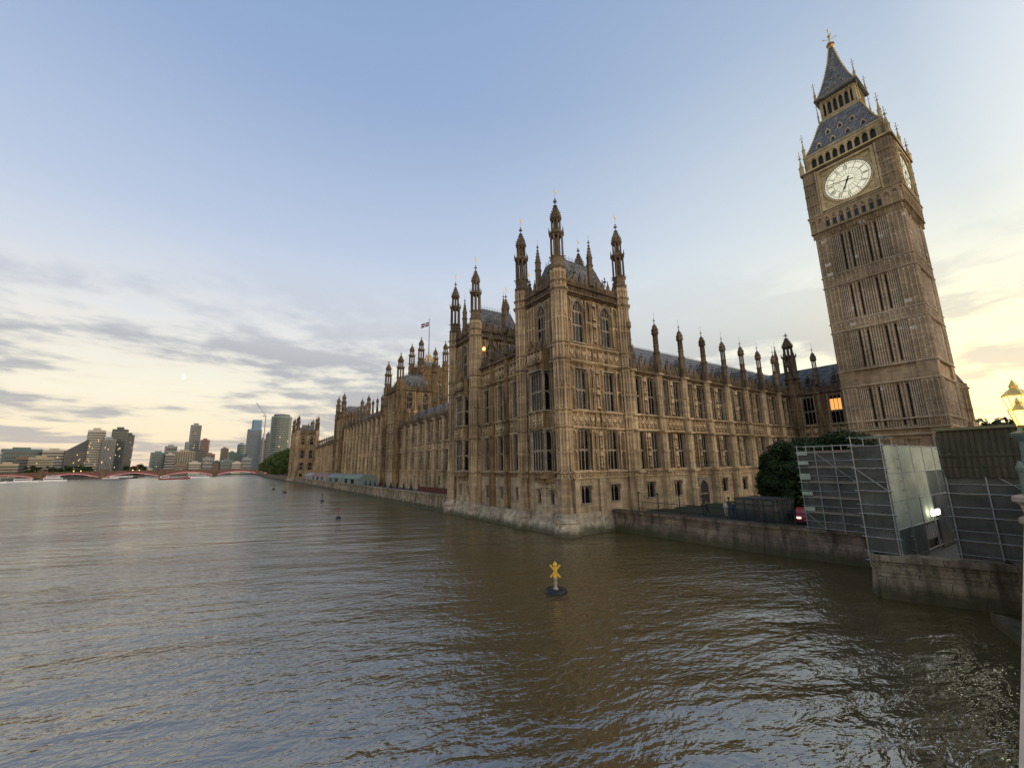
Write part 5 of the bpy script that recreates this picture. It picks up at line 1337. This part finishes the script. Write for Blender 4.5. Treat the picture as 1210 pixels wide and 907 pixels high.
for i, lb in enumerate(TL):
    y = 96.5+i*7.3; T = thing('terrace_table', lb, 'table', (37.2, y, 1.95), 'tables along the terrace')
    q = MB(); q.box(WORLD, 36.6, 37.8, y-1, y+1, 2.65, 2.75); q.build('tabletop', 'dkcloth', T)
    for s in (-.8, .8): q = MB(); q.box(WORLD, 36.9, 37.5, y+s-.05, y+s+.05, 1.95, 2.65); q.build('leg', 'iron', T)
    for s in (36.1, 38.1): q = MB(); q.box(WORLD, s-.15, s+.15, y-1, y+1, 2.35, 2.42); q.box(WORLD, s-.1, s+.1, y-.8, y-.7, 1.95, 2.35); q.box(WORLD, s-.1, s+.1, y+.7, y+.8, 1.95, 2.35); q.build('bench', 'dkcloth', T)
# ------------------------------------------------------------------ people (small, distant)
def person(label, x, y, z, rz, coat, h=1.72, pose=0, trous='dkcloth', group=None):
    me = bpy.data.meshes.new('person'); k = h/1.72; sw = .22 if pose else .08
    P = [(0,0,.95),(0,0,1.15),(0,.0,1.38),(0,.01,1.50),(0,.02,1.60),(0,.02,1.70),
         (.17,0,1.40),(.23,.02,1.12),(.24,.10,.88),(-.17,0,1.40),(-.23,-.02,1.12),(-.24,.08,.88),
         (.09,0,.88),(.10,sw*.5,.48),(.10,sw*.2,.08),(.10,sw*.2+.14,.04),(-.09,0,.88),(-.10,-sw*.5,.48),(-.10,-sw,.08),(-.10,-sw+.14,.04)]
    RD = [.15,.14,.16,.065,.095,.07,.07,.05,.04,.07,.05,.04,.10,.07,.045,.035,.10,.07,.045,.035]
    E_ = [(0,1),(1,2),(2,3),(3,4),(4,5),(2,6),(6,7),(7,8),(2,9),(9,10),(10,11),(0,12),(12,13),(13,14),(14,15),(0,16),(16,17),(17,18),(18,19)]
    me.from_pydata([(a*k, b*k, c*k) for a, b, c in P], E_, []); o = bpy.data.objects.new('person', me); COL.objects.link(o)
    o.modifiers.new('skin', 'SKIN'); sv = me.skin_vertices[0].data
    for v, r_ in zip(sv, RD): v.radius = (r_*k, r_*k*.8)
    sv[0].use_root = True
    s_ = o.modifiers.new('sub', 'SUBSURF'); s_.levels = 1; s_.render_levels = 1
    me.materials.append(M[coat]); o.location = (x, y, z); o.rotation_euler = (0, 0, rz)
    tag(o, label, 'person', group)
    hd = MB(); hd.lathe(0, .02*k, [(.03*k, 1.52*k), (.085*k, 1.58*k), (.095*k, 1.66*k), (.085*k, 1.74*k), (.03*k, 1.79*k)], 8); hd.diamond(0, .12*k, 1.64*k, .02*k)
    c_ = hd.build('head', 'skin', None, True); c_.parent = o
    hr = MB(); hr.lathe(0, -.005*k, [(.10*k, 1.64*k), (.11*k, 1.70*k), (.09*k, 1.78*k), (.02*k, 1.82*k)], 8); c_ = hr.build('hair', 'black', None, True); c_.parent = o
M['grey_cloth'] = plain('grey_cloth', (.16, .17, .19), .9); M['pale_cloth'] = plain('pale_cloth', (.42, .40, .38), .9); M['blue_cloth'] = plain('blue_cloth', (.05, .08, .18), .9)
person('person in dark clothes standing in the gap of the green marquee', 35.0, 164, 1.95, 1.4, 'dkcloth')
person('person in pale top standing by the terrace wall before the pink marquee', 34.6, 212, 1.95, .4, 'pale_cloth')
person('person in grey leaning figure by the terrace wall near the parasols', 34.8, 139, 1.95, 1.5, 'grey_cloth')
person('person in dark coat walking on the lawn behind the railings', 46.5, 29.6, 1.9, 1.2, 'dkcloth', pose=1)
person('person in pale jacket standing on the lawn near the arched door', 48.6, 28.6, 1.9, 2.2, 'pale_cloth')
person('person in blue top standing beside the glass shelter', 47.0, 26.8, 1.9, 2.9, 'blue_cloth')
# ------------------------------------------------------------------ lawn: railings, shelter, car
RL = thing('railing', 'black railing with tall posts along the top of the lawn wall', 'railing', (42.3, 26, 2.4))
for i in range(9):
    y = 13+i*2.9; x = 41.7+.0*i
    if y > 20.6: x = 41.65
    else: x = 41.65+(20.6-y)*.145
    q = MB(); q.tube((x+.9, y, 2.3), (x+.9, y, 4.55), .06, 6); q.box(Fr(x+.9, y, 0), -.09, .09, -.09, .09, 4.4, 4.6); q.build('post', 'iron', RL)
q = MB()
for z_ in (2.65, 3.45): q.tube((42.55, 20.6, z_), (42.55, 36.2, z_), .03, 4); q.tube((43.6, 13, z_), (42.55, 20.6, z_), .03, 4)
for i in range(110): y = 20.6+i*.14; q.tube((42.55, y, 2.3), (42.55, y, 3.5), .011, 3)
for i in range(54): t_ = i/54; q.tube((43.6-1.05*t_, 13+7.6*t_, 2.3), (43.6-1.05*t_, 13+7.6*t_, 3.5), .011, 3)
q.build('rail_panel', 'iron', RL)
M['shelterglass'] = plain('dull_glass', (.045, .055, .05), .15, 0, .3, 1, .1, .6)
GS = thing('garden_shelter', 'dark glazed flat roofed shelter on the lawn, left of the big tree', 'shelter', (46.5, 23.5, 1.9))
q = MB(); q.box(WORLD, 45.2, 49.2, 21.6, 25.6, 4.2, 4.34); q.build('roof', 'iron', GS)
q = MB()
for i in range(5):
    y = 21.7+i*.95; q.box(WORLD, 45.25, 45.33, y-.04, y+.04, 1.9, 4.2)
for i in range(5): x = 45.3+i*.95; q.box(WORLD, x-.04, x+.04, 21.65, 21.73, 1.9, 4.2)
q.box(WORLD, 45.22, 45.34, 21.65, 25.6, 3.7, 3.78); q.build('frame', 'iron', GS)
q = MB(); q.box(WORLD, 45.28, 45.30, 21.75, 25.5, 1.95, 4.18); q.box(WORLD, 45.4, 49.1, 21.68, 21.70, 1.95, 4.18); q.box(WORLD, 49.05, 49.1, 21.75, 25.5, 1.95, 4.18); q.build('glazing', 'shelterglass', GS)
def car(label, x, y, z, rz, mat):
    C_ = thing('parked_car', label, 'car', (x, y, z)); F = Fr(x, y, rz)
    q = MB(); pr = [(-2.1, .35), (-2.12, .75), (-1.95, .92), (-1.2, .98), (-.65, 1.42), (.75, 1.46), (1.45, 1.05), (2.0, .95), (2.12, .6), (2.1, .35)]
    q.ext(F, [(u, z+h_) for u, h_ in pr], -.85, .85); q.build('body', mat, C_)
    q = MB(); q.ext(F, [(-1.1, z+.98), (-.6, z+1.36), (.7, z+1.40), (1.3, z+1.05)], -.86, .86); q.build('window', 'glass', C_)
    for u in (-1.3, 1.3):
        for w_ in (-.78, .78):
            q = MB(); n = 14; q.ext(F, [(u+math.cos(2*PI*k/n)*.33, z+.33+math.sin(2*PI*k/n)*.33) for k in range(n)], w_-.1, w_+.1); o = q.build('wheel', 'rubber', C_)
            q = MB(); q.ext(F, [(u+math.cos(2*PI*k/n)*.19, z+.33+math.sin(2*PI*k/n)*.19) for k in range(n)], w_-.105, w_+.105); q.build('rim', 'steel', o)
    for w_ in (-.6, .6):
        q = MB(); q.box(F, -2.15, -2.1, w_-.17, w_+.17, z+.62, z+.78); q.build('headlight', 'carlight', C_)
M['carlight'] = plain('headlamp', (1, .9, .8), .3, 0, 0, 1, 0, emit=(1, .7, .5), es=2.5)
car('red car with its headlights on, parked in the dark behind the railings', 49.2, 20.4, 1.9, .35, 'red')

# ------------------------------------------------------------------ buoys
M['dull_yellow'] = plain('dull_yellow_paint', (.25, .17, .06), .7, 0, .3)
def marker(x, y, label, s=.5, mat='yellow'):
    T = thing('marker_buoy', label, 'buoy', (x, y, 0), 'small buoys off the terrace')
    q = MB(); q.lathe(x, y, [(.7*s, -.2), (.9*s, .1), (.8*s, .45*s), (.3*s, .7*s)], 10); q.build('float', 'rubber', T)
    q = MB(); q.lathe(x, y, [(.14*s, .5*s), (.12*s, 2.8*s)], 6); q.build('post', mat, T)
    q = MB(); q.tube((x-.4*s, y, 2.6*s), (x+.4*s, y, 3.5*s), .09*s); q.tube((x+.4*s, y, 2.6*s), (x-.4*s, y, 3.5*s), .09*s); q.build('topmark', mat, T)
marker(14.7, 204, 'tiny buoy farthest out, near the embankment trees', .8, 'dull_yellow'); marker(15.8, 171, 'small buoy off the pink marquee', .8, 'dull_yellow'); marker(19.5, 118, 'dark little buoy off the green marquee', .55, 'rubber'); marker(15.3, 76.2, 'small buoy with reddish post, off the near end of the terrace', .5, 'red')
bx, by = 18.26, 22.85
T = thing('channel_buoy', 'bright yellow cross topped buoy floating on a black ring in front of the pavilion', 'buoy', (bx, by, 0))
q = MB(); n = 28; prof = [(.42, .02), (.46, .14), (.58, .20), (.70, .14), (.75, 0), (.70, -.1), (.45, -.1)]
q.lathe(bx, by, prof, n, cap=False); q.lathe(bx, by, [(.46, -.1), (.46, .1), (.2, .16)], 16); q.build('float', 'rubber', T, True)
q = MB(); q.lathe(bx, by, [(.19, .12), (.17, .24), (.09, .30), (.10, .44), (.15, .52), (.09, .60), (.08, .72), (.13, .80), (.14, .88), (.07, .92)], 10); q.build('post', 'cream', T, True)
a = math.atan2(by, bx)-PI/2; FX = Fr(bx, by, a)
q = MB()
for s in (-1, 1):
    q.ext(FX, [(-s*.37, .92), (-s*.27, .86), (s*.37, 1.62), (s*.27, 1.68)][::1], -.03+.0*s+(.02 if s > 0 else -.02), .03+(.02 if s > 0 else -.02))
q.build('cross', 'yellow', T)
q = MB(); q.ext(FX, [(-.13, .90), (.13, .90), (.10, 1.66), (-.10, 1.66)], -.10, .10); q.lathe(bx, by, [(.16, 1.64), (.15, 1.72), (.05, 1.80), (.04, 1.88)], 8); q.build('lantern', 'yellow', T)

# ------------------------------------------------------------------ far road bridge
M['bridge_red'] = plain('bridge_red_paint', (.13, .06, .05), .5, 0, .2, .3); M['pinklight'] = plain('bridge_lighting', (.8, .3, .3), .5, 0, .1, 1, 0, emit=(1, .36, .36), es=.35)
LB_ = thing('far_bridge', 'low red five arched bridge crossing the river in the distance', 'bridge', (-90, 815, 0))
prs = [-273, -211, -151, -88, -23.5, 38, 88]
BY = 812
FBb = Fr(0, BY, 0)
for a, c_ in zip(prs, prs[1:]):
    q = MB(); n = 16; top = lambda x: 9.4-((x+88)/190)**2*2.2
    pts = [(a+3+(c_-a-6)*i/n, 1.6+4.6*math.sin(PI*i/n)) for i in range(n+1)]
    q.ext(FBb, pts+[(c_-3, top(c_)), (a+3, top(a))], -9, 9); q.build('arch_span', 'bridge_red', LB_)
    g = MB()
    for (u0, z0), (u1, z1) in zip(pts, pts[1:]): g.tube((u0, BY-9.2, z0+.35), (u1, BY-9.2, z1+.35), .30, 4)
    g.build('light_strip', 'pinklight', LB_)
q = MB()
for a, c_ in zip(prs, prs[1:]): q.hexa([(a, BY-9.3, top(a)), (c_, BY-9.3, top(c_)), (c_, BY+9.3, top(c_)), (a, BY+9.3, top(a)), (a, BY-9.3, top(a)+1.1), (c_, BY-9.3, top(c_)+1.1), (c_, BY+9.3, top(c_)+1.1), (a, BY+9.3, top(a)+1.1)])
q.build('parapet', 'stone_dark', LB_)
for x in prs:
    q = MB(); q.box(FBb, x-3.1, x+3.1, -11, 11, -2, top(x)+.5); q.box(FBb, x-2.4, x+2.4, -10.5, -7, top(x), top(x)+3); q.box(FBb, x-2.4, x+2.4, 7, 10.5, top(x), top(x)+3)
    if x == -23.5: q.box(FBb, x-2.6, x+2.6, -10, -6, top(x), top(x)+8)
    q.build('pier', 'stone_dark', LB_)
for i, (x, c_) in enumerate(((-180, (1, .55, .15)), (-120, (1, .5, .12)))):
    q = MB(); q.lathe(x, BY-9, [(.25, 9.6), (.45, 10.4), (.45, 11.0), (.1, 11.4)], 8); q.lathe(x+7, BY-9, [(.25, 9.6), (.4, 10.4), (.4, 10.9), (.1, 11.2)], 8)
    q.build('bridge_lamp', 'lampglass', LB_)

# ------------------------------------------------------------------ boats
def boat(label, x, y, L_, rz, hullmat, cabmat, cab=(.25, .8, 2.6), mast=True, decks=1, name='passenger_boat', cat='boat'):
    T = thing(name, label, cat, (x, y, 0)); F = Fr(x, y, rz); W = L_*.12
    q = MB(); st = [(-.5, .55, 1.5), (-.45, .95, 1.4), (-.1, 1, 1.25), (.25, .95, 1.35), (.42, .55, 1.7), (.5, .05, 2.0)]
    vs = []; fs = []
    for u, w_, h_ in st:
        for s, z_ in ((-1, -.4), (-1, 1), (1, 1), (1, -.4)): vs.append(F.P(u*L_, s*w_*W*(1 if z_ > 0 else .75), h_ if z_ > 0 else -.4))
    for i in range(len(st)-1):
        for k in range(3): fs.append((i*4+k, i*4+k+1, i*4+k+5, i*4+k+4))
    fs += [(3, 2, 1, 0), tuple(len(vs)-4+k for k in range(4))]
    q.add(vs, fs); q.build('hull', hullmat, T)
    for d in range(decks):
        u0, u1 = (cab[0]-.5)*L_+d*1.5, (cab[1]-.5)*L_-d*2; z0 = 1.2+d*2.3
        q = MB(); q.box(F, u0, u1, -W*.75, W*.75, z0, z0+2.2); q.box(F, u0-.3, u1+.3, -W*.8, W*.8, z0+2.2, z0+2.35); q.build('cabin', cabmat, T)
        n = max(2, int((u1-u0)/2.2))
        for s in (-1, 1):
            q = MB(); q.box(F, u0+.4, u1-.4, s*W*.75, s*(W*.75+.04), z0+.9, z0+1.8); q.build('window', 'glass', T)
    if mast: q = MB(); q.tube(F.P(0, 0, 3), F.P(0, 0, 7), .1, 4); q.tube(F.P(-.8, 0, 6), F.P(.8, 0, 6), .06, 4); q.build('mast', 'steel', T)
boat('white passenger boat moored at the left edge below the low buildings', -168, 598, 21, .3, 'white', 'white', decks=1)
boat('second white boat, just right of the one at the left edge', -150, 606, 20, .25, 'white', 'white', (.2, .85), decks=2)
boat('long white boat moored beside the third pier of the far bridge', -128, 760, 28, .1, 'white', 'white')
boat('small dark launch near the left pier of the far bridge', -112, 730, 18, 0, 'black', 'white', (.4, .7))
boat('dark red barge under way in mid river with a white wheelhouse', -50, 560, 26, .25, 'red', 'white', (.05, .3))
boat('white river boat just behind the dark red barge', -33, 590, 22, .2, 'white', 'white', (.15, .85), decks=1)
boat('white tour boat at the far left under the quay', -180, 570, 20, .35, 'white', 'white')

# ------------------------------------------------------------------ far skyline
def fac(name, wall, rough=.8): return plain(name, wall, rough, 0, .12, .08, 0)
SK = {'pale': fac('pale_facade', (.46, .42, .34)), 'beige': fac('beige_facade', (.36, .30, .20)), 'brown': fac('brown_facade', (.20, .14, .10)), 'dark': fac('dark_facade', (.09, .09, .09)),
      'teal': fac('teal_facade', (.12, .18, .17)), 'blue': fac('blue_facade', (.18, .27, .36)), 'grey': fac('grey_facade', (.24, .25, .25)), 'red': fac('red_brick_facade', (.26, .12, .10)), 'green': fac('green_facade', (.20, .27, .23))}
M['bandglass'] = plain('far_glazing', (.05, .065, .07), .25, 0, .5, .15, 0, .6); M['warmwin'] = plain('warm_lit_windows', (.5, .35, .15), .5, 0, .5, .4, 0, emit=(1, .72, .3), es=.75)
def highrise(label, px0, px1, ptop, D, col, floors=12, turn=.35, depth=.8, vert=False, steps=(), lit=0, group='far buildings on the skyline', crown=False, cyl=False, slope=None, name='office_block', glassw=.62):
    if D < 900: D *= 1.13
    A_ = at(px0, 555, D); B_ = at(px1, 555, D); c_ = (A_+B_)/2; Wt = (A_-B_).length; top = at((px0+px1)/2, ptop, D).z
    c_.z = 0; az_ = math.atan2(c_.x, c_.y); W = Wt/(math.cos(turn)+depth*math.sin(abs(turn))); dp = W*depth
    T = thing(name, label, 'building', (c_.x, c_.y, 2), group)
    ang = -az_+turn                      # local u along facade, w away (-w faces camera)
    F = Fr(c_.x, c_.y, ang)
    mb = MB()
    if cyl: mb.lathe(c_.x, c_.y, [(Wt/2, 2), (Wt/2, top)], 20, ang)
    elif slope is not None:
        zt2 = at((px0+px1)/2, slope, D).z; mb.ext(F, [(-W/2, 2), (W/2, 2), (W/2, top), (-W/2, zt2)], -dp/2, dp/2)
    else: mb.box(F, -W/2, W/2, -dp/2, dp/2, 2, top)
    for (f0, f1, pt) in steps: mb.box(F, -W/2+W*f0, -W/2+W*f1, -dp*.45, dp*.45, 2, at((px0+px1)/2, pt, D).z)
    if slope is None: mb.box(F, -W*.25, W*.2, -dp*.2, dp*.2, top, top+(top-2)*.03+1.5)
    mb.build('wall', SK[col], T)
    H_ = top-2
    if slope is not None: H_ = min(top, zt2)-2
    if vert and not cyl:
        n = floors
        for i in range(n):
            u = -W/2+W*(i+.5)/n; q = MB(); q.box(F, u-W/n*glassw/2, u+W/n*glassw/2, -dp/2-.25, -dp/2+.05, 5, 2+H_*.97); q.build('window_strip', 'bandglass', T)
        for i in range(max(2, n//2)):
            v = -dp/2+dp*(i+.5)/(n//2 or 1); q = MB(); sgn = -1 if turn > 0 else 1
            q.box(F, sgn*W/2-.25, sgn*W/2+.25, v-dp/n*.5, v+dp/n*.5, 5, 2+H_*.97); q.build('window_strip', 'bandglass', T)
    else:
        for i in range(floors):
            z0 = 5+(H_-5)*i/floors; z1 = z0+(H_-5)/floors*glassw; q = MB()
            if cyl: q.lathe(c_.x, c_.y, [(Wt/2+.3, z0), (Wt/2+.3, z1)], 20, ang)
            else: q.box(F, -W/2-.2, W/2+.2, -dp/2-.2, dp/2+.2, z0, z1)
            q.build('window_band', 'bandglass', T)
    rr = random.Random(int(px0*7))
    for i in range(int(lit*1.4)):
        u = rr.uniform(-.42, .38)*W; z0 = rr.uniform(.1, .85)*H_+2; q = MB(); q.box(F, u, u+W*.045, -dp/2-.4 if not cyl else -Wt/2-.4, -dp/2-.1 if not cyl else -Wt/2+.4, z0, z0+H_/max(floors, 10)*.35); q.build('lit_window', 'warmwin', T)
    if crown:
        q = MB(); z_ = top
        q.lathe(c_.x, c_.y, [(Wt/2*.8, top), (Wt/2*.8, top+H_*.045)], 16) if cyl else q.box(F, -W*.4, W*.4, -dp*.4, dp*.4, top, top+H_*.05)
        q.build('roof_plant', 'lead', T)
    return T
highrise('low teal glass hospital block at the left edge of the skyline', -4, 46, 530.5, 1010, 'teal', 6, .15, .4, lit=3)
highrise('low cream block in front of the teal one, at the left edge', -6, 21, 547.5, 800, 'beige', 4, .1, .5, lit=2)
highrise('brown brick block left of the beige one', 14, 34, 540, 860, 'brown', 6, .2, .5)
highrise('wide beige office block above the dark bushes', 31, 62, 540, 830, 'beige', 7, -.1, .5, lit=3)
highrise('pale block with a green roof behind the beige one', 46, 74, 531.5, 880, 'pale', 8, -.35, .5, lit=2)
highrise('dark block whose roof climbs towards the pale tower', 72, 98, 519, 850, 'dark', 9, .1, .5, True, lit=7, slope=533)
highrise('pale glass tower, the left one of the tall pair', 96, 118, 508, 850, 'pale', 18, -.4, .6, lit=10, glassw=.5)
highrise('grey lower half of the stepped dark tower group', 114.5, 132, 518.5, 830, 'grey', 9, .1, .5, True, lit=4)
highrise('tallest dark slab of the stepped tower group', 125, 145, 507, 860, 'dark', 16, -.2, .6, lit=9)
highrise('slim dark slab on the right of the stepped tower group', 142, 153, 513.5, 880, 'dark', 15, .25, .8, lit=3)
highrise('glass fronted block with arched roof, right of the gap in the skyline', 175, 194, 534.5, 1150, 'teal', 8, .2, .6, lit=1)
highrise('pale squat tower above the glass fronted block', 191, 206, 527, 1400, 'grey', 7, .2, .6)
highrise('cream block beside the glass fronted block', 193, 204, 536, 1140, 'pale', 7, -.2, .5)
highrise('wide grey beige block below the tall blue tower', 203, 228, 533, 1180, 'beige', 8, .2, .5, True)
highrise('tall blue grey tower with a lower shoulder', 218.5, 232, 502, 1500, 'grey', 22, .2, .8, lit=3, steps=((-.35, .1, 522),))
highrise('red brown tower right of the tall blue grey tower', 232.5, 244, 519.5, 1450, 'red', 14, -.2, .7, lit=1)
highrise('dark low block at the foot of the red brown tower', 227, 238, 532, 1300, 'dark', 8, .2, .6)
highrise('dark low block just right of the red brown tower', 240, 252, 536, 1400, 'brown', 7, .2, .6)
highrise('dull brown tower in the middle of the gap before the blue tower', 258, 267.5, 529.5, 1600, 'brown', 12, .2, .8)
highrise('short teal tower left of the pale round one', 267, 277.5, 534, 1500, 'teal', 10, .2, .8, lit=1)
highrise('pale round glass tower left of the blue tower', 277.5, 287.5, 524.5, 1550, 'green', 14, .2, .8, cyl=True)
highrise('low dark block under the pale round tower', 275, 288, 537, 1350, 'teal', 6, -.2, .6, lit=2)
highrise('blue glazed tower under construction with a crane behind it', 287.5, 305, 507, 1300, 'blue', 12, .2, .7, True, lit=0, steps=((.3, .95, 496),))
highrise('slim grey tower squeezed right of the blue tower', 304, 310.5, 518.5, 1350, 'grey', 12, .2, .8)
highrise('slim dark tower left of the big rounded tower', 310.5, 316, 512.5, 1250, 'dark', 14, .2, .8)
highrise('big rounded green glass tower above the dark trees', 315, 340, 492.5, 1050, 'green', 24, .2, .9, cyl=True, crown=True, lit=4, glassw=.66)
for i, (a, b_, t, c_) in enumerate(((221, 237, 546, 'pale'), (237, 251, 541, 'grey'), (250, 260, 545, 'dark'), (258, 274, 543, 'teal'), (272, 286, 546, 'pale'), (284, 296, 541, 'grey'), (204, 222, 548, 'brown'))):
    highrise(['pale low block under the tall blue grey tower', 'grey low block under the red brown tower', 'dark low block in the gap right of the red brown tower', 'teal low block behind the tall bridge pier', 'pale low block left of the embankment trees', 'grey low block under the blue tower', 'brown low block beneath the wide grey beige block'][i], a, b_, t, 1000, c_, 4, .2, .5, lit=2)
highrise('row of low reddish houses right of the stepped tower group', 150, 172, 551.5, 1000, 'red', 3, .1, .3)
highrise('low pale blocks above the bridge left of the glass fronted block', 168, 180, 553, 1100, 'pale', 2, .1, .3)
for i, (p_, t, D, rr_) in enumerate(((34, 551, 880, 9), (46, 553, 880, 9), (58, 552, 890, 9), (76, 552, 900, 9), (90, 551, 900, 10), (104, 552.5, 900, 9), (152, 551.5, 930, 11), (164, 550, 960, 12))):
    c_ = at(p_, 556, D); hz = at(p_, t, D).z
    tree(['dark tree at the left end of the far bank, before the beige block', 'second dark tree on the far bank, before the beige block', 'third dark tree on the far bank, under the pale block', 'dark tree at the foot of the climbing roof block', 'dark tree just left of the pale glass tower', 'dark tree at the foot of the pale glass tower', 'dark tree right of the stepped tower group', 'dark tree among the low reddish houses'][i], c_.x, c_.y, 2, max(8, hz), rr_, 1500, .95, 26, 'leaf', 'trees on the far bank', .0, 70+i)
# tower crane
c_ = at(308, 555, 1290); zt = at(308, 491, 1290).z; T = thing('tower_crane', 'thin tower crane standing up behind the blue tower', 'crane', (c_.x, c_.y, 2))
q = MB(); q.tube((c_.x, c_.y, 2), (c_.x, c_.y, zt), 1.1, 4); q.build('mast', 'steel', T)
j = at(303, 476, 1290); k_ = at(310.5, 492, 1290)
q = MB(); q.tube((c_.x, c_.y, zt), tuple(j), .7, 4); q.tube((c_.x, c_.y, zt), (k_.x, k_.y, zt-1), .9, 4); q.tube((k_.x, k_.y, zt-1), (c_.x, c_.y, zt+12), .3, 3); q.tube((c_.x, c_.y, zt+12), tuple(j), .25, 3); q.build('jib', 'steel', T)
# pale half moon, low on the left
c_ = at(216, 445, 9000); q = MB(); n = 18; Rm_ = 42
ux = Vector((math.cos(-.1), math.sin(.1)*0, 0)); F = Fr(c_.x, c_.y, -math.atan2(c_.x, c_.y))
q.ext(F, [(-math.sin(a_)*Rm_*-1, c_.z+math.cos(a_)*Rm_) for a_ in [PI*k/n for k in range(n+1)]]+[(-math.sin(a_)*Rm_*.15, c_.z-math.cos(a_)*Rm_) for a_ in [PI*k/n for k in range(1, n)]], -20, 20)
M['moon'] = plain('moonlit_rock', (.8, .7, .5), 1, 0, .1, .01, 0, emit=(1, .86, .6), es=.75)
tag(q.build('moon', 'moon'), 'small pale half moon low in the sky over the skyline', 'moon')
